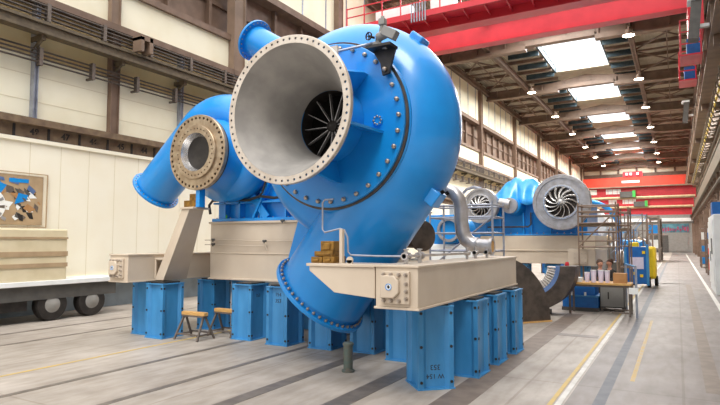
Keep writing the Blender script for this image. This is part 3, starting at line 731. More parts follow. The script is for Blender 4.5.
# valves on top of the right beam
for (x, y, s) in ((-3.12, 6.75, 1), (-3.1, 7.15, 1), (-3.05, 9.0, .8), (-3.05, 9.45, .8), (-3.0, 9.95, .8)):
    MB().cyl((x, y, 1.70), (x, y, 1.78), .03 * s, 10).cyl((x, y - .07, 1.80), (x, y + .09, 1.80), .032, 10).lathe([(.05 * s, 0), (.05 * s, .018)], (x, y - .07, 1.80), Y_, 12).lathe([(.05 * s, 0), (.05 * s, .018)], (x, y + .07, 1.80), Y_, 12).cyl((x, y, 1.8), (x, y, 1.88), .022, 8).lathe([(.04 * s, 0), (.04 * s, .015)], (x, y, 1.88), Z_, 10).build('beam_valve', 'steel', rb)
MB().sweep([(-3.12, 6.7, 1.8), (-3.5, 6.65, 1.8), (-3.88, 6.6, 1.81), (-3.92, 6.6, 1.85), (-3.93, 6.6, 2.05), (-3.98, 6.6, 2.15), (-4.05, 6.6, 2.17), (-4.3, 6.6, 2.12), (-4.34, 6.6, 2.16), (-4.34, 6.6, 2.54), (-4.3, 6.6, 2.58), (-4.16, 6.6, 2.58)], .013, 8).build('oil_line', 'galv', ROOT)
MB().prism([(-4.22, 2.08), (-3.95, 2.4), (-3.95, 2.32), (-4.1, 2.08)], (0, 6.62, 0), X_, Z_, .02).build('bracket_plate', 'beam', ROOT) if False else None
MB().cyl((-3.1, 6.8, 1.8), (-3.02, 9.0, 1.8), .02, 8).build('oil_line', 'steel', ROOT)

# ---- left volute: flow leaves to the lower left
CX2, CZ2, Y2F, Y2C = -8.59, 3.83, 8.32, 9.28
P, Q = [], []
n = 56
for i in range(n + 1):
    s = i / n; th = math.radians(175 + 320 * s)
    ro = .80 + .75 * s ** 1.25; r = .26 + .26 * s
    P.append((CX2 + (ro - r) * math.cos(th), CZ2 + (ro - r) * math.sin(th))); Q.append(r)
end = V((-10.86, 3.24)); p0 = V(P[-1])
for s in (.2, .4, .6, .8, 1): q = p0.lerp(end, s); P.append((q.x, q.y)); Q.append(.52 - .03 * s)
v2 = volute('volute_casing', None, Y2C, P, Q); v2['label'] = 'smaller left volute'
MB().lathe([(.43, .1), (.70, .1), (.74, .3), (.80, .62), (.98, .8), (.9, 1.5), (.5, 1.7)], (CX2, Y2F, CZ2), Y_, 64, cap=False).build('casing_drum', 'blue', v2)
f2 = flange(v2, 'inlet_flange', (CX2, Y2F, CZ2), (0, -1, 0), .42, .786, .09, 40, .715, 'flangeb', .029)
MB().lathe([(.765, 0), (.765, .05)], (CX2, Y2F + .09, CZ2), Y_, 64).build('gasket', 'dark', v2)
flange(v2, 'inner_ring', (CX2, Y2F - .05, CZ2), (0, -1, 0), .40, .56, .06, 32, .485, 'flangeb', .017)
MB().lathe([(.40, -.05), (.38, .0), (.23, .36), (.17, .52)], (CX2, Y2F, CZ2), Y_, 48, cap=False).build('inlet_bore', 'polish', v2)
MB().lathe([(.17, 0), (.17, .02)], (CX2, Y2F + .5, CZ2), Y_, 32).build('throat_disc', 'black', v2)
MB().lathe([(.02, -.06), (.06, 0), (.08, .12)], (CX2, Y2F + .42, CZ2), Y_, 20).build('shaft_nut', 'polish', v2)
n2 = V((math.cos(math.radians(-137)), 0, math.sin(math.radians(-137))))
fc2 = V((-10.92, Y2C, 3.19))
flange(v2, 'discharge_flange', fc2, n2, .40, .585, .06, 28, .53, 'blue', .016)
for p in ring_pts(fc2 - n2 * .06, n2, .535, 28, .05): place(smallbolt, 'bolt', p, -n2, v2)
# ---- third discharge pipe pointing up left
n3 = V((math.cos(math.radians(148)), 0, math.sin(math.radians(148))))
fc3 = V((-8.52, 10.0, 6.72))
pth = [fc3 - n3 * t for t in (0, .3, .6, 1.0, 1.5, 2.0)]
cc = pth[-1]
P3 = list(pth)
cen = cc - V((math.cos(math.radians(58)), 0, math.sin(math.radians(58)))) * .75
for i in range(1, 30):
    th = math.radians(58 - 10 * i); P3.append(cen + V((math.cos(th), 0, math.sin(th))) * .75)
v3 = MB().sweep(P3, [.36, .35, .35, .36, .38, .4] + [.4 - .006 * i for i in range(29)], 32).build('volute_casing', 'blue', ROOT, angle=60); v3['label'] = 'upper rear volute pointing up left'
flange(v3, 'discharge_flange', fc3, n3, .3, .485, .06, 24, .435, 'blue', .014)
for p in ring_pts(fc3 - n3 * .06, n3, .435, 24, .05): place(smallbolt, 'bolt', p, -n3, v3)
MB().box(-8.0, -6.6, 9.8, 10.7, 4.1, 4.8).build('casing_dome', 'blue', ROOT, bevel=.1)

# ================================================================== PEDESTALS
def ped_proto():
    t = thing('steel_pedestal', 'x', 'pedestal', (0, 0, 0), 'blue steel pedestals under the machine')
    w, d = .25, .28; H0, H1 = .015, 1.10
    k, e = .065, .05
    poly = [(-w, -d), (-w + k, -d), (-w + k + .05, -d + e), (w - k - .05, -d + e), (w - k, -d), (w, -d), (w, -d + k), (w - e, -d + k + .05), (w - e, d - k - .05), (w, d - k), (w, d), (w - k, d), (w - k - .05, d - e), (-w + k + .05, d - e), (-w + k, d), (-w, d), (-w, d - k), (-w + e, d - k - .05), (-w + e, -d + k + .05), (-w, -d + k)]
    MB().prism(poly, (0, 0, H0), X_, Y_, H1 - H0).build('column', 'bluedull', t)
    MB().box(-w - .015, w + .015, -d - .015, d + .015, 0, .018).build('base_plate', 'bluedull', t)
    MB().box(-w - .01, w + .01, -d - .01, d + .01, 1.10, 1.12).build('top_plate', 'bluedull', t)
    MB().box(-.2, .2, -.22, .22, 1.12, 1.15).build('packing_plate', 'dark', t)
    for z in (.1, .57, 1.02):
        for x in (-w + .035, w - .035): place(holebolt, 'bolt', (x, -d + .002, z), (0, -1, 0), t)
        for y in (-d + .035, d - .035): place(holebolt, 'bolt', (w - .002, y, z), (1, 0, 0), t)
    return t
pp = ped_proto(); first = True
PEDS = [(-3.08, 7.42, 42, 'nearest blue pedestal, turned cornerwise, marked W 154 353 upside down'),
        (-2.84, 8.36, 0, 'blue pedestal just behind the nearest one, under the right beam'),
        (-2.83, 9.36, 0, 'third blue pedestal along the right beam'),
        (-2.80, 10.37, 0, 'last blue pedestal at the far end of the right beam'),
        (-4.10, 8.85, 0, 'blue pedestal left of the front corner one, half behind the bollard side'),
        (-4.98, 9.15, 0, 'blue pedestal just right of the big discharge flange and iron bollard'),
        (-5.84, 9.08, 0, 'blue pedestal behind the lower rim of the big discharge flange'),
        (-6.77, 8.98, 0, 'blue pedestal marked 154 353 left of the big discharge flange'),
        (-7.76, 9.10, 0, 'blue pedestal right of the wooden trestles'),
        (-9.46, 8.36, 0, 'blue pedestal left of the wooden trestles'),
        (-10.12, 8.55, 0, 'leftmost blue pedestal under the left beam'),
        (-9.4, 9.75, 0, 'blue pedestal in the second row behind the trestles'),
        (-8.6, 10.0, 0, 'dark blue pedestal in the shade behind the right trestle'),
        (-7.4, 10.9, 0, 'shaded blue pedestal in the rear row under the frame, left one'),
        (-6.2, 10.9, 0, 'shaded blue pedestal in the rear row under the frame, middle one'),
        (-5.0, 10.9, 0, 'shaded blue pedestal in the rear row under the frame, right one'),
        (-3.9, 10.9, 0, 'shaded blue pedestal behind the right beam')]
peds = []
for x, y, a, lab in PEDS:
    o = pp if first else copy_tree(pp); first = False
    o.location = (x, y, 0); o.rotation_euler = (0, 0, math.radians(a)); o['label'] = lab; peds.append(o)
def ped_text(o, s, h, c, xd, ud):
    t = text(s, h, (0, 0, 0), xd, ud, 'dark', None, 'marking', .002); t.parent = o; t.location = c
# the nearest one: turned, its right-hand face looks along +x local
ped_text(peds[0], 'W 154', .092, (.0, -.2305, .17), (-1, 0, 0), (0, 0, -1))
ped_text(peds[0], '353', .1, (.0, -.2305, .29), (-1, 0, 0), (0, 0, -1))
ped_text(peds[7], '154', .1, (.0, -.2305, .96), (1, 0, 0), (0, 0, 1)); ped_text(peds[7], '353', .1, (.0, -.2305, .84), (1, 0, 0), (0, 0, 1))
ped_text(peds[8], '353', .09, (.2005, 0.0, .88), (0, 1, 0), (0, 0, 1))

# trestles
def trestle(x0, x1, y, lab, h=.55):
    t = thing('trestle', lab, 'trestle', ((x0 + x1) / 2, y, 0), 'wood topped trestles')
    MB().box(x0, x1, y - .06, y + .06, h - .07, h).build('top_beam', 'wood', t, bevel=.008)
    MB().box(x0 + .02, x1 - .02, y - .07, y + .07, h - .1, h - .07).build('frame', 'iron', t)
    for x in (x0 + .05, x1 - .05):
        for s in (-1, 1): MB().bar((x, y + s * .03, h - .1), (x + (.05 if x > (x0 + x1) / 2 else -.05), y + s * .24, 0), .035, .035).build('leg', 'iron', t)
        MB().bar((x, y - .2, .1), (x, y + .2, .1), .03).build('cross_bar', 'iron', t)
    MB().bar((x0 + .03, y - .2, .12), (x1 - .03, y - .2, .12), .03).build('cross_bar', 'iron', t)
    MB().bar((x0 + .03, y + .2, .12), (x1 - .03, y + .2, .12), .03).build('cross_bar', 'iron', t)
trestle(-9.0, -8.36, 8.45, 'wood topped trestle in front, near the left pedestals')
trestle(-8.72, -8.08, 9.1, 'wood topped trestle just behind, by the shaded pedestals', .56)
bo = thing('bollard', 'short grey green iron bollard below the big discharge flange', 'bollard', (-4.47, 7.53, 0))
MB().lathe([(.1, 0), (.1, .03), (.072, .04)], (-4.47, 7.53, 0), Z_, 24).build('foot', 'bollard', bo)
MB().lathe([(.072, .03), (.072, .4)], (-4.47, 7.53, 0), Z_, 24).build('post', 'bollard', bo)
MB().lathe([(.085, .4), (.085, .43), (.06, .45)], (-4.47, 7.53, 0), Z_, 24).build('cap', 'bollard', bo)

# ================================================================== WAGON (passing transporter) AT THE LEFT WALL
wg = thing('transport_wagon', 'long cream and tan transport wagon standing before the left wall', 'wagon', (-14.2, 7, 0))
MB().box(-14.6, -13.7, 1.5, 8.9, 1.0, 2.3).build('body', 'ocream', wg, bevel=.04)
for z, h in ((1.35, .1), (1.62, .12), (2.05, .05)): MB().box(-13.7, -13.68, 1.5, 8.9, z, z + h).build('stripe', 'stripe', wg)
MB().box(-14.6, -13.66, 1.5, 10.5, .9, 1.02).build('deck', 'white', wg, bevel=.01)
MB().box(-14.55, -13.75, 1.6, 10.4, .55, .9).build('chassis', 'dgrey', wg)
MB().box(-14.4, -13.85, 4.8, 8.0, .3, .55).build('tank', 'dark', wg)
for y in (3.0, 4.1, 8.6, 9.7):
    w = MB().lathe([(.2, 0), (.38, .02), (.4, .06), (.4, .24), (.38, .28), (.2, .28)], (-14.05, y, .4), X_, 28).build('wheel', 'dark', wg)
    MB().lathe([(.2, 0), (.14, .02), (.05, .06)], (-13.77, y, .4), X_, 20).build('hub', 'grey', w)

# poster -------------------------------------------------------------
XP = XW + .11
po = thing('poster', 'large printed picture of machinery hung on the cream left wall', 'poster', (XP, 7.9, 3.0))
MB().box(XP, XP + .02, 6.4, 8.9, 2.42, 3.72).build('print', 'stripe', po)
for a, c in (((6.3, 3.78), (9.0, 3.78)), ((9.0, 3.78), (9.0, 2.36)), ((6.3, 2.36), (9.0, 2.36))): MB().bar((XP + .04, a[0], a[1]), (XP + .04, c[0], c[1]), .025).build('wire_frame', 'stripe', po)
random.seed(4)
for i in range(84):
    y = random.uniform(6.7, 8.8); z = random.uniform(2.55, 3.65); mm = random.choice(['dark', 'white', 'iron', 'steel', 'dgrey', 'bluevane', 'white', 'card'])
    s = random.uniform(.06, .17); a = random.uniform(0, PI)
    q = [(math.cos(a + k * 1.5 + random.random()) * s * random.uniform(.5, 1.3), math.sin(a + k * 1.5) * s * .8) for k in range(4)]
    MB().prism(q, (XP + .02 + i * .00015, y, z), Y_, Z_, .002).build('printed_shape', mm, po)
for q in (([(0, 0), (.35, -.05), (.5, .18), (.2, .3), (.05, .25)], 7.45, 3.25), ([(0, 0), (.5, 0), (.5, .1), (0, .1)], 8.0, 3.52), ([(0, 0), (.3, .1), (.35, .25), (.1, .3)], 8.15, 2.95)):
    MB().prism(q[0], (XP + .031, q[1], q[2]), Y_, Z_, .002).build('printed_shape', 'blue', po)
MB().lathe([(.001, 0), (.44, .0), (.44, .004)], (XP + .034, 7.5, 2.9), X_, 32).build('printed_wheel', 'white', po)
for i in range(12):
    a = 2 * PI * i / 12; q = [(.08 * math.cos(a), .08 * math.sin(a)), (.42 * math.cos(a + .35), .42 * math.sin(a + .35)), (.42 * math.cos(a + .55), .42 * math.sin(a + .55)), (.1 * math.cos(a + .25), .1 * math.sin(a + .25))]
    MB().prism(q, (XP + .039, 7.5, 2.9), Y_, Z_, .002).build('printed_blade', 'iron' if i % 2 else 'steel', po)

# ================================================================== SECOND MACHINE
R2 = thing('gas_compressor', 'second blue compressor with exposed steel impellers farther down the hall', 'compressor', (-5.5, 22, 1.15))
MB().box(-9.6, -2.62, 22, 26, BZ, 2.2).box(-9.6, -2.6, 21.96, 26, 1.62, 1.66).build('base_frame', 'beam', R2, bevel=.01)
o = MB().box(-3.4, -2.5, 21.0, 22.4, 1.13, 1.72).build('side_beam', 'beam', R2, bevel=.01)
MB().box(-3.22, -2.76, 20.95, 21.0, 1.2, 1.64).build('end_plate', 'beam', o)
for i in range(4):
    for j in range(3): place(smallbolt, 'bolt', (-3.16 + i * .115, 20.95, 1.26 + j * .15), (0, -1, 0), o)
MB().box(-9.4, -6.7, 22.3, 25.5, 2.2, 3.1).box(-6.7, -2.9, 22.3, 25.5, 2.2, 3.5).box(-9.45, -2.8, 22.1, 25.6, 2.2, 2.28).build('gear_casing', 'blue', R2, bevel=.03)
for x in (-8.6, -7.9, -6.1, -5.2, -4.9, -4.2, -3.3): MB().box(x - .03, x + .03, 22.1, 22.3, 2.28, 3.1).build('rib', 'blue', R2)
MB().sweep([(-6.6, 22.05, 2.55), (-5.9, 22.05, 2.55), (-5.0, 22.05, 2.55), (-4.9, 22.05, 2.65), (-4.9, 22.05, 3.1)], .03, 8).build('oil_line', 'dsteel', R2)
for i in range(16): place(hexbolt, 'bolt', (-6.7 + i * .25, 22.15, 2.28), Z_, R2)
def impeller(cx, cy, cz, R, rh, nb, lab):
    t = MB().lathe([(rh * .95, 0), (R * .92, 0), (R, .06), (R, .26), (R * .9, .34), (rh, .34)], (cx, cy, cz), Y_, 64, loop=True).build('impeller_housing', 'steel', R2)
    MB().lathe([(R * .86, 0), (R * .98, 0), (R * .98, -.05), (R * .86, -.05)], (cx, cy, cz), Y_, 64, loop=True).build('outer_ring', 'steel', t)
    MB().lathe([(rh * 1.0, 0), (rh * 1.12, 0), (rh * 1.1, -.06), (rh, -.06)], (cx, cy, cz), Y_, 48, loop=True).build('shroud_ring', 'polish', t)
    MB().lathe([(.01, 0), (rh, 0)], (cx, cy + .2, cz), (0, -1, 0), 40, cap=False).build('back_disc', 'dsteel', t)
    MB().lathe([(.01, -.22), (rh * .16, -.2), (rh * .26, -.04), (rh * .4, .2)], (cx, cy, cz), Y_, 24).build('hub', 'polish', t)
    for i in range(nb):
        a0 = 2 * PI * i / nb; vs = []; fs = []; K = 7
        for k in range(K + 1):
            s = k / K; r = rh * (.16 + .94 * s); a = a0 - .75 * s ** 1.2; zf = -.14 + .10 * s; zb = .19
            for (dy, da) in ((zf, .12), (zb, -.1)):
                vs.append((cx + r * math.cos(a + da), cy + dy, cz + r * math.sin(a + da)))
        for k in range(K): fs.append((2 * k, 2 * k + 2, 2 * k + 3, 2 * k + 1))
        b = MB().add(vs, fs).build('blade', 'polish', t, angle=60)
        md = b.modifiers.new('s', 'SOLIDIFY'); md.thickness = .018
    for p in ring_pts((cx, cy - .05, cz), (0, -1, 0), R * .94, 24): place(smallbolt, 'bolt', p, (0, -1, 0), t)
    return t
impeller(-3.68, 21.5, 3.43, 1.03, .58, 13, 'big')
impeller(-6.75, 21.6, 3.4, .70, .41, 12, 'small')
MB().lathe([(.26, 0), (.3, .05), (.3, .5), (.4, .7)], (-5.5, 21.65, 3.35), Y_, 32).build('bearing_neck', 'blue', R2)
MB().lathe([(.05, -.12), (.3, -.1), (.3, .05)], (-5.58, 21.62, 3.36), Y_, 28).cyl((-5.95, 21.45, 3.48), (-5.55, 21.45, 3.4), .17, 20).build('nozzle', 'steel', R2)
for p in ring_pts((-5.95, 21.45, 3.48), (-1, 0, 0), .1, 5): MB().cyl(p, p + V((-.03, 0, 0)), .03, 8).build('port', 'black', R2)
MB().sweep([(-7.6, 21.9, 3.9), (-7.4, 21.9, 4.1), (-7.1, 21.9, 4.18), (-6.8, 21.9, 4.1)], .06, 10).build('pipe', 'galv', R2)
# tarp draped over the casing
def tarp():
    NX, NY = 34, 22; vs = []; fs = []
    rnd = random.Random(5); ph = [rnd.uniform(0, 6) for _ in range(6)]
    for j in range(NY + 1):
        for i in range(NX + 1):
            u = i / NX; w = j / NY; x = -6.5 + 2.25 * u
            y = 22.0 + 2.4 * w
            top = 3.66 + .84 * max(0, math.sin(PI * min(1, max(0, u)))) ** .7
            fr = min(1, w / .3); z = 3.38 + (top - 3.38) * math.sin(fr * PI / 2)
            z += .07 * abs(math.sin(9 * u + ph[0] + 3 * w)) * (1 - w * .4) + .04 * math.sin(27 * u + ph[1] - 9 * w)
            y += -.2 * abs(math.sin(10 * u + ph[2])) * (1 - fr * .6) + .05 * math.sin(19 * u + ph[3] + 11 * w)
            x += .04 * math.sin(13 * w + ph[4] + 8 * u)
            vs.append((x, y, z))
    for j in range(NY):
        for i in range(NX): a = j * (NX + 1) + i; fs.append((a, a + 1, a + NX + 2, a + NX + 1))
    o = MB().add(vs, fs).build('tarpaulin', 'tarp', angle=40, org=(-5.4, 22.5, 3.4))
    md = o.modifiers.new('s', 'SOLIDIFY'); md.thickness = .012
    return tag(o, 'crumpled bright blue tarpaulin draped over the second compressor', 'tarpaulin')
tarp()
for i, (x, y) in enumerate(((-3.1, 22.3), (-4.2, 22.4), (-5.3, 22.4), (-6.4, 22.4), (-7.6, 22.4), (-8.8, 22.4))):
    o = copy_tree(peds[1]); o.location = (x, y, 0); o.rotation_euler = (0, 0, 0)
    o['label'] = 'blue pedestal under the second compressor, %s from its right end' % ordn[i].replace('nearest', 'first'); o['group'] = 'blue pedestals under the second compressor'

# scaffold in front of the second machine
def scaffold(x0, x1, y0, y1, z1, levels, lab, planks, m='brownl', name='scaffold'):
    t = thing(name, lab, 'scaffold', ((x0 + x1) / 2, y0, 0))
    for x in (x0, x1):
        for y in (y0, y1): MB().cyl((x, y, 0), (x, y, z1), .028, 8).build('pole', m, t)
    for z in levels:
        for y in (y0, y1): MB().cyl((x0, y, z), (x1, y, z), .024, 8).build('rail', m, t)
        for x in (x0, x1): MB().cyl((x, y0, z), (x, y1, z), .024, 8).build('rail', m, t)
    for z in planks: MB().box(x0, x1, y0 + .03, y1, z, z + .09).build('plank', 'rust', t)
    MB().cyl((x0, y0, levels[0]), (x1, y0, levels[-2]), .022, 8).build('brace', m, t)
    return t
scaffold(-2.93, -1.75, 20.3, 21.2, 3.3, (1.8, 2.0, 2.3, 2.6, 2.85, 3.0, 3.2), 'steel tube scaffold with a brown plank right of the big impeller', (2.5,))
scaffold(-1.95, -1.6, 23.5, 24.6, 3.3, (1.0, 1.8, 2.6, 3.1), 'narrow steel tube scaffold tower behind the workers', (2.4,))
scaffold(-5.6, -3.95, 13.6, 14.6, 3.0, (1.3, 1.75, 2.2, 2.6, 2.9), 'steel tube scaffold seen behind the elbow pipe', (1.35,), 'galv')
# small blue machine seen behind that scaffold
bm_ = thing('oil_unit', 'small blue and white oil unit behind the scaffold by the elbow pipe', 'machine', (-6.2, 17.5, 0))
MB().box(-7.0, -5.6, 17.0, 18.2, 0, 1.9).build('body', 'white', bm_, bevel=.04)
MB().cyl((-6.3, 16.9, 2.35), (-6.3, 18.2, 2.35), .45, 24).box(-6.9, -5.7, 17.1, 18.2, 1.9, 2.2).build('blue_drum', 'blue', bm_)
MB().lathe([(.3, 0), (.38, 0), (.38, .1), (.3, .1)], (-6.3, 16.8, 2.35), Y_, 24, loop=True).build('ring', 'steel', bm_)

# ================================================================== CASING SEGMENTS ON THE FLOOR
sa = thing('half_diaphragm', 'dark half round steel casing plate standing on its flat edge', 'casing half', (-3.7, 13.8, 0))
u = V((.6, .8, 0)); c0 = V((-3.86, 13.45, .03)); nrm = V((.8, -.6, 0))
pol = [(1.6 * math.cos(a), 1.6 * math.sin(a)) for a in [PI * i / 40 for i in range(41)]] 
MB().prism(pol, c0, u, Z_, .10).build('face_plate', 'dsteel', sa, bevel=.01)
MB().lathe([(1.46, -.1), (1.62, -.1), (1.62, -.55), (1.5, -.55)], c0, nrm, 60, loop=True, arc=(0, PI), up=(0, 0, 1)).build('rim', 'dsteel', sa) if False else None
tooth = MB()
for i in range(44):
    a = PI * (i + .5) / 44; p = c0 - nrm * .22 + (u * math.cos(a) + Z_ * math.sin(a)) * 1.58
    tooth.obox(p, (.07, .28, .09), u * math.cos(a) + Z_ * math.sin(a), up=nrm)
tooth.build('serrated_rim', 'vanes', sa)
MB().obox(c0 - nrm * .1 + V((0, 0, -.015)), (3.2, .5, .03), Z_, up=(nrm.x, nrm.y, 0)).build('foot_board', 'wood', sa)
sb = thing('blade_carrier', 'curved dark casing half with white guide vanes, resting on a stand', 'casing half', (-3.5, 16, 0))
cB = V((-3.6, 15.7, 1.33))
aa = (-PI * .98, -.02)
MB().lathe([(1.12, 0), (1.24, 0), (1.24, .75), (1.1, .75), (1.02, .6), (.8, .32), (.84, .0)], cB, (0, 1, 0), 48, loop=True, arc=(PI, 2 * PI), up=Z_).build('outer_shell', 'dsteel', sb)
MB().lathe([(.72, .05), (.845, 0), (.80, .34), (.72, .3)], cB, (0, 1, 0), 48, loop=True, arc=(PI, 2 * PI), up=Z_).build('inner_ring', 'bluevane', sb)
xx, yy, az = frame((0, 1, 0), Z_)
for i in range(30):
    a = PI + PI * (i + .5) / 30; d = xx * math.cos(a) + yy * math.sin(a)
    MB().obox(cB + d * .62 + V((0, .15, 0)), (.025, .26, .22), d, up=(0.3, 1, 0)).build('guide_vane', 'vanes', sb)
MB().box(-3.45, -3.1, 15.75, 16.3, 0, .12).box(-4.1, -3.8, 15.75, 16.3, 0, .12).build('stand', 'dark', sb)
MB().box(-3.3, -3.15, 15.8, 15.95, 0, .3).build('stand_post', 'dark', sb)
tag(MB().lathe([(.05, 0), (.06, .04), (.04, .1)], (-2.62, 16.0, 1.335), Z_, 12).build('red_cap', 'red', org=(-2.62, 16, 1.335)), 'small red plastic cap lying on the curved casing half', 'cap')

# ================================================================== WORKBENCH GROUP
wb = thing('workbench', 'long workbench with wooden top and steel pipe legs beside the aisle', 'workbench', (-1.8, 16.8, 0))
MB().box(-2.75, -1.1, 16.4, 17.2, .82, .87).build('bench_top', 'wood', wb)
MB().box(-2.7, -1.15, 16.45, 17.15, .76, .82).build('apron', 'iron', wb)
for x, y in ((-1.15, 16.45), (-1.15, 17.15), (-2.65, 17.15), (-2.65, 16.5)): MB().bar((x, y, 0), (x, y, .78), .05).build('leg', 'iron', wb)
for y in (16.45, 17.15): MB().bar((-1.6, y, .1), (-1.12, y, .1), .04).build('foot_rail', 'iron', wb)
pg = thing('guard_post', 'thin steel barrier post with top rail at the aisle side of the bench', 'barrier', (-.98, 16.3, 0))
MB().cyl((-.98, 16.35, 0), (-.98, 16.35, 1.35), .03, 10).build('post', 'galv', pg)
MB().cyl((-.98, 16.35, 1.33), (-1.35, 18.2, 1.33), .025, 8).build('rail', 'bluedull', pg); MB().cyl((-1.35, 18.2, 0), (-1.35, 18.2, 1.33), .025, 8).build('post', 'galv', pg)
MB().box(-1.15, -.93, 16.25, 16.3, .62, .78).build('notice_plate', 'white', pg)
cr = thing('steel_crate', 'large blue steel crate on a pallet under the workbench', 'crate', (-2.5, 17.4, 0))
MB().box(-2.98, -2.02, 17.25, 18.2, .1, .42).build('lower_bin', 'bluedark', cr, bevel=.01); MB().box(-2.93, -2.1, 17.35, 18.2, .42, .72).build('upper_bin', 'bluedark', cr, bevel=.01)
MB().box(-3.0, -2.0, 17.23, 18.22, .40, .44).build('rim', 'bluedull', cr); MB().box(-3.0, -2.0, 17.25, 18.2, .0, .1).build('pallet', 'dgrey', cr)
for x in (-2.72, -2.35): MB().cyl((x, 17.22, .44), (x, 17.22, .54), .03, 10).build('handle_peg', 'white', cr)
gb = thing('tool_cabinet', 'dark grey metal tool cabinet below the bench end', 'cabinet', (-1.7, 17.8, 0))
MB().box(-2.0, -1.35, 17.5, 18.3, .1, .75).build('body', 'dgrey', gb, bevel=.02); MB().box(-1.97, -1.38, 17.47, 17.5, .14, .72).build('door', 'grey', gb)
MB().box(-1.78, -1.75, 17.44, 17.47, .35, .55).build('handle', 'dark', gb)
for x in (-1.95, -1.4):
    for y in (17.55, 18.2): MB().box(x - .03, x + .03, y - .03, y + .03, 0, .1).build('leg', 'iron', gb)
def cup(x, y, h, lab, r=.07):
    t = thing('plastic_cup', lab, 'container', (x, y, .87), 'plastic containers on the bench')
    MB().lathe([(r * .8, 0), (r, h), (r - .008, h), (r * .7, .01)], (x, y, .87), Z_, 20, cap=False).build('body', 'cup', t)
    MB().lathe([(r * .98, h - .02), (r * 1.05, h - .02), (r * 1.05, h), (r * .98, h)], (x, y, .87), Z_, 20, loop=True).build('rim', 'white', t)
cup(-2.22, 16.75, .27, 'short pale container, leftmost of the row on the workbench'); cup(-2.04, 16.62, .34, 'tall lilac container, second in the row on the workbench', .075)
cup(-1.86, 16.68, .34, 'tall lilac container, third in the row on the workbench', .075); cup(-1.7, 16.7, .33, 'tall lilac container next to the cardboard box')
tag(MB().box(-1.55, -1.22, 16.6, 16.95, .87, 1.13).box(-1.40, -1.37, 16.598, 16.952, .87, 1.131).build('cardboard_box', 'card', org=(-1.4, 16.7, .87)), 'closed cardboard box at the aisle end of the workbench', 'box')
for k in range(3): tag(MB().box(-2.6 + .01 * k, -2.35, 16.55, 16.95, .87 + .04 * k, .905 + .04 * k).build('paper_pad', 'white', org=(-2.5, 16.7, .87 + .04 * k)), ('bottom', 'middle', 'top')[k] + ' white pad of the stack at the left end of the workbench', 'paper', 'white pads on the bench')

# forklift --------------------------------------------------------------
fk = thing('pallet_stacker', 'blue and yellow pallet stacker truck parked beside the aisle', 'forklift', (-1.5, 27.5, 0))
MB().box(-2.0, -1.15, 27.0, 27.4, .15, 1.75).build('blue_panel', 'bluedark', fk, bevel=.02)
MB().box(-1.85, -1.3, 26.97, 27.0, .8, 1.3).build('control_panel', 'cup', fk)
MB().box(-2.05, -1.95, 26.95, 27.45, .1, 1.85).build('mast', 'bluedull', fk); MB().box(-1.2, -1.1, 26.95, 27.45, .1, 1.85).build('mast', 'bluedull', fk)
MB().box(-1.55, -.85, 27.45, 28.9, .35, 1.75).build('body', 'yellow', fk, bevel=.12)
MB().box(-1.9, -1.5, 27.3, 27.9, 1.7, 1.95).build('motor_cover', 'yellow', fk, bevel=.05)
for (x, y) in ((-1.2, 27.3), (-.95, 28.6), (-1.95, 27.3), (-1.9, 28.6)): MB().lathe([(.22, 0), (.22, .14)], (x, y, .22), X_, 20).build('wheel', 'dark', fk)
for (dx, dz) in ((-1.45, .45), (-1.7, .55), (-1.35, 1.45)): MB().box(dx, dx + .12, 26.96, 27.0, dz, dz + .12).build('warning_sticker', 'yellow', fk)

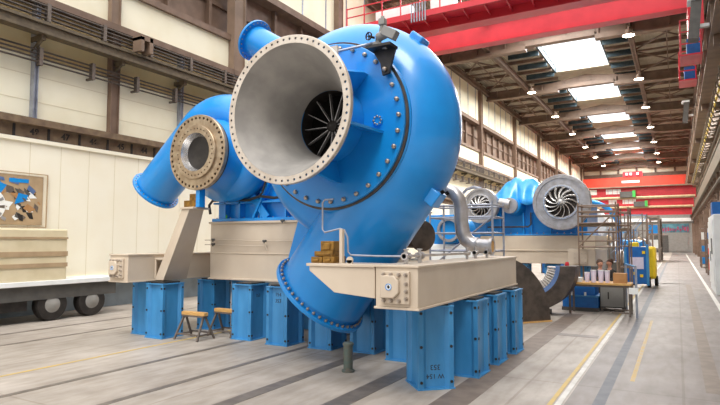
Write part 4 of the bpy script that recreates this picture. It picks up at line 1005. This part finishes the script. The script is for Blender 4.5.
# people ----------------------------------------------------------------
def skin_mesh(verts, edges, radii, name, m, parent, root=0):
    me = bpy.data.meshes.new(name); me.from_pydata(verts, edges, []); o = bpy.data.objects.new(name, me); COL.objects.link(o); o.parent = parent
    md = o.modifiers.new('skin', 'SKIN'); md.use_smooth_shade = True
    sv = me.skin_vertices[0].data if me.skin_vertices else None
    if sv is None:
        bm = bmesh.new(); bm.from_mesh(me); bm.verts.layers.skin.verify(); bm.to_mesh(me); bm.free(); sv = me.skin_vertices[0].data
    for i, r in enumerate(radii): sv[i].radius = r if hasattr(r, '__len__') else (r, r); sv[i].use_root = (i == root)
    md2 = o.modifiers.new('sub', 'SUBSURF'); md2.levels = 1; md2.render_levels = 1
    me.materials.append(M[m]); return o
def person(x, y, rz, lab, jacket, hairm):
    t = thing('person', lab, 'person', (x, y, 0), 'seated workers', rz)
    # seated, facing local -y
    Vt = [(0, 0, .52), (0, 0, .75), (0, .0, .98), (0, -.01, 1.08), (0, -.02, 1.15), (0, -.03, 1.24), (0, -.025, 1.32),
          (.17, 0, .97), (.22, -.08, .72), (.15, -.32, .68), (.12, -.42, .68), (-.17, 0, .97), (-.22, -.08, .72), (-.15, -.32, .68), (-.12, -.42, .68),
          (.1, -.02, .5), (.12, -.42, .52), (.12, -.4, .1), (.12, -.52, .04), (-.1, -.02, .5), (-.12, -.42, .52), (-.12, -.4, .1), (-.12, -.52, .04)]
    E_ = [(0, 1), (1, 2), (2, 3), (3, 4), (4, 5), (5, 6), (2, 7), (7, 8), (8, 9), (9, 10), (2, 11), (11, 12), (12, 13), (13, 14), (0, 15), (15, 16), (16, 17), (17, 18), (0, 19), (19, 20), (20, 21), (21, 22)]
    Rr = [.14, (.15, .11), (.14, .1), .05, .05, (.095, .115), (.09, .105), .06, .045, .035, .035, .06, .045, .035, .035, .085, .065, .04, .045, .085, .065, .04, .045]
    skin_mesh(Vt, E_, Rr, 'body', 'skin', t)
    jv = Vt[:4] + Vt[7:10] + Vt[11:14]
    je = [(0, 1), (1, 2), (2, 3), (2, 4), (4, 5), (5, 6), (2, 7), (7, 8), (8, 9)]
    skin_mesh(jv, je, [.155, (.168, .128), (.158, .118), .068, .078, .06, .048, .078, .06, .048], 'jacket', jacket, t)
    tv = [Vt[0]] + Vt[15:19] + Vt[19:23]
    skin_mesh(tv, [(0, 1), (1, 2), (2, 3), (3, 4), (0, 5), (5, 6), (6, 7), (7, 8)], [.155, .1, .08, .06, .055, .1, .08, .06, .055], 'trousers', 'cloth', t)
    h = MB().lathe([(.01, .125), (.06, .11), (.1, .055), (.108, .0), (.102, -.03)], (0, .005, 1.285), (0, .75, 1), 20, cap=False).mesh('hair'); h.materials.append(M[hairm])
    ho = bpy.data.objects.new('hair', h); COL.objects.link(ho); ho.parent = t
    nose = MB().obox((0, -.118, 1.235), (.025, .03, .04)).mesh('nose'); nose.materials.append(M['skin']); no = bpy.data.objects.new('nose', nose); COL.objects.link(no); no.parent = t
    mo = MB().obox((0, -.1, 1.195), (.045, .012, .01)).mesh('mouth'); mo.materials.append(M['rust']); m1 = bpy.data.objects.new('mouth', mo); COL.objects.link(m1); m1.parent = t
    for s in (-1, 1):
        e = MB().lathe([(.002, 0), (.011, .004), (.011, .01)], (s * .032, -.106, 1.262), (0, -1, 0), 8).mesh('eye'); e.materials.append(M['black']); eo2 = bpy.data.objects.new('eye', e); COL.objects.link(eo2); eo2.parent = t
        e = MB().lathe([(.01, 0), (.03, .006), (.02, .014)], (s * .078, -.02, 1.245), (s, 0, 0), 10).mesh('ear'); e.materials.append(M['skin']); eo2 = bpy.data.objects.new('ear', e); COL.objects.link(eo2); eo2.parent = t
        for f in range(5):
            if f < 4: p0, p1, p2 = (s * .12 + (f - 1.5) * .02, -.43, .68), (s * .12 + (f - 1.5) * .021, -.48, .675), (s * .12 + (f - 1.5) * .02, -.51 + .008 * abs(f - 1), .655)
            else: p0, p1, p2 = (s * .12 - s * .035, -.39, .68), (s * .12 - s * .06, -.42, .675), (s * .12 - s * .065, -.45, .665)
            fm = MB().sweep([p0, p1, p2], [.010, .009, .007], 6).mesh('finger'); fm.materials.append(M['skin'])
            fo = bpy.data.objects.new('finger' if f < 4 else 'thumb', fm); COL.objects.link(fo); fo.parent = t
    st = thing('stool', 'plain dark stool carrying the %s' % lab.split(' sitting')[0], 'stool', (x, y, 0), 'stools of the workers', rz)
    so = MB().lathe([(.16, .34), (.16, .38)], (0, .03, 0), Z_, 20).mesh('seat'); so.materials.append(M['dark']); s1 = bpy.data.objects.new('seat', so); COL.objects.link(s1); s1.parent = st
    for k in range(4):
        a = PI / 4 + k * PI / 2; l = MB().cyl((.1 * math.cos(a), .03 + .1 * math.sin(a), .34), (.15 * math.cos(a), .03 + .15 * math.sin(a), 0), .015, 8).mesh('leg'); l.materials.append(M['iron']); l1 = bpy.data.objects.new('leg', l); COL.objects.link(l1); l1.parent = st
person(-2.25, 20.0, math.radians(35), 'person in dark navy jacket sitting left, behind the workbench', 'cloth', 'hair')
person(-2.02, 20.75, math.radians(-40), 'person in charcoal jacket sitting right, behind the workbench', 'cloth2', 'hair')

# ================================================================== DISTANT EQUIPMENT ALONG THE AISLE
def hose_arc(c, r, m, lab):
    o = MB().sweep([(c[0] + r * math.cos(a), c[1], c[2] + r * math.sin(a)) for a in [PI * .62 - PI * .62 * i / 12 for i in range(13)]] + [(c[0] + r, c[1], c[2] - .8), (c[0] + r, c[1], c[2] - 1.8), (c[0] + r + .05, c[1], .02)], .16, 10).build('hose', m, org=c, angle=60)
    return tag(o, lab, 'hose')
hose_arc((-5.0, 38.0, 2.6), 1.9, 'blue', 'thick bright blue ribbed hose arching over distant equipment')
wt = thing('turbine_half', 'white wrapped turbine part far down the hall beside the blue hose', 'machine', (-5.1, 38.8, 0))
MB().lathe([(.3, 0), (1.1, .2), (1.2, 1.2), (.5, 1.6)], (-5.0, 38.4, 3.0), Y_, 24).build('drum', 'white', wt); MB().box(-6.0, -4.0, 38.6, 39.8, 0, 2.2).build('plinth', 'grey', wt)
random.seed(21)
kinds = [('machine_stand', 'dark assembly stand', 'dgrey'), ('machine_stand', 'grey assembly stand', 'grey'), ('machine_stand', 'blue assembly stand', 'bluedark')]
k = 0
for y in (31.5, 34, 37, 41, 45, 50, 56, 62, 70):
    for x in (-2.45, -4.6, -6.8):
        if x < -6 and y < 36: continue
        if x > -3 and y > 58: continue
        if abs(x + 4.6) < .1 and 36 < y < 40: continue
        nm, lb_, mm = kinds[k % 3]
        row = {-2.45: 'aisle side', -4.6: 'middle', -6.8: 'wall side'}[x]
        t = thing(nm, '%s in the %s row, about %d metres down the hall' % (lb_, row, round(y)), 'machine', (x, y, 0), 'assembly stands down the hall')
        w = random.uniform(.5, .9); h = random.uniform(1.2, 2.2) * (1 if y < 40 else 1.5)
        MB().box(x - w, x + w, y - .6, y + .6, 0, h * .5).build('base', mm, t, bevel=.03)
        mm2 = random.choice(['white', 'blue', 'steel', 'white', 'stripe'])
        MB().lathe([(.15, -.7), (w * .55, -.6), (w * .6, 0), (w * .4, .5), (.2, .8)], (x, y, h * .5 + w * .5), (random.uniform(-1, 1), .6, .1), 20).build('rotor', mm2, t)
        for dx in (-w, w): MB().bar((x + dx, y - .62, 0), (x + dx, y - .62, h + .7), .07).build('post', random.choice(['iron', 'brown', 'galv']), t)
        MB().bar((x - w, y - .62, h + .6), (x + w, y - .62, h + .6), .06).bar((x - w, y - .62, h * .7), (x + w, y - .62, h + .5), .04).build('cross_rail', random.choice(['iron', 'bluedull', 'galv']), t)
        k += 1
for i, (x, y) in enumerate(((-1.75, 33), (-1.7, 38), (-1.9, 44))):
    t = thing('trolley', 'small loaded trolley at the aisle edge, %s from the stacker truck' % ordn[i].replace('nearest', 'first'), 'trolley', (x, y, 0), 'trolleys at the aisle edge')
    MB().box(x - .5, x + .45, y - .6, y + .6, .2, .3).build('platform', 'grey', t)
    for a in (-.35, .3):
        for c in (-.45, .45): MB().cyl((x + a, y + c, .1), (x + a + .06, y + c, .1), .1, 10).build('wheel', 'dark', t)
    MB().lathe([(.3, 0), (.42, .1), (.35, .35), (.1, .45)], (x, y, .3), Z_, 18).build('load', 'white' if i % 2 == 0 else 'blue', t)

tw = thing('storage_tower', 'tall dark steel storage tower at the far left edge of the aisle', 'rack', (-2.0, 64, 0))
for x in (-2.5, -1.5):
    for y in (60, 68): MB().bar((x, y, 0), (x, y, 4.4), .2).build('post', 'iron', tw)
for z in (1.2, 2.6, 4.2): MB().box(-2.5, -1.5, 60, 68, z, z + .12).build('shelf', 'brownl', tw)
for k, (z, m_, l_) in enumerate(((1.32, 'white', 'white crate on the lowest shelf of the tall far storage tower'), (2.72, 'blue', 'blue crate on the middle shelf of the tall far storage tower'))):
    tag(MB().box(-2.38, -1.62, 60.4, 64, z, z + .8).build('storage_crate', m_, org=(-2, 62, z)), l_, 'box')
# ================================================================== LIGHT, WORLD, CAMERA
w = bpy.data.worlds.new('World'); SC.world = w; w.use_nodes = True
N = w.node_tree.nodes; L = w.node_tree.links; bg = N['Background']
tc = N.new('ShaderNodeTexCoord'); sp = N.new('ShaderNodeSeparateXYZ'); L.new(tc.outputs['Generated'], sp.inputs[0])
rp = N.new('ShaderNodeValToRGB')
rp.color_ramp.elements[0].position = 0; rp.color_ramp.elements[0].color = (.42, .40, .38, 1)
rp.color_ramp.elements[1].position = .75; rp.color_ramp.elements[1].color = (1.25, 1.25, 1.27, 1)
L.new(sp.outputs['Z'], rp.inputs[0]); L.new(rp.outputs[0], bg.inputs[0]); bg.inputs[1].default_value = 1.0
for i, (y0, y1) in enumerate(SKY):
    ld = bpy.data.lights.new('skylight_%d' % i, 'AREA'); ld.shape = 'RECTANGLE'; ld.size = 4.0; ld.size_y = y1 - y0 - .3; ld.energy = 1050; ld.color = (.97, .98, 1)
    lo = bpy.data.objects.new('skylight_%d' % i, ld); COL.objects.link(lo); lo.location = (-6.42, (y0 + y1) / 2, ZD + .32)
sd = bpy.data.lights.new('sun', 'SUN'); sd.energy = 1.2; sd.angle = math.radians(25); sd.color = (1, .97, .92)
so = bpy.data.objects.new('sun', sd); COL.objects.link(so)
so.rotation_euler = V((-.25, .45, -.85)).to_track_quat('-Z', 'Y').to_euler()

cd = bpy.data.cameras.new('camera'); cam = bpy.data.objects.new('camera', cd); COL.objects.link(cam); SC.camera = cam
cd.sensor_width = 36; cd.lens = 560 / 720 * 36; cd.clip_end = 400; cd.clip_start = .05
cam.location = (0, 0, 2.0)
pitch = math.atan(38.5 / 560); yaw = math.radians(29.5)
cam.rotation_euler = (PI / 2 + pitch, 0, yaw)
SC.view_settings.view_transform = 'Standard'; SC.view_settings.look = 'None'; SC.view_settings.gamma = 1
SC.view_settings.use_curve_mapping = False; SC.view_settings.exposure = 1.0
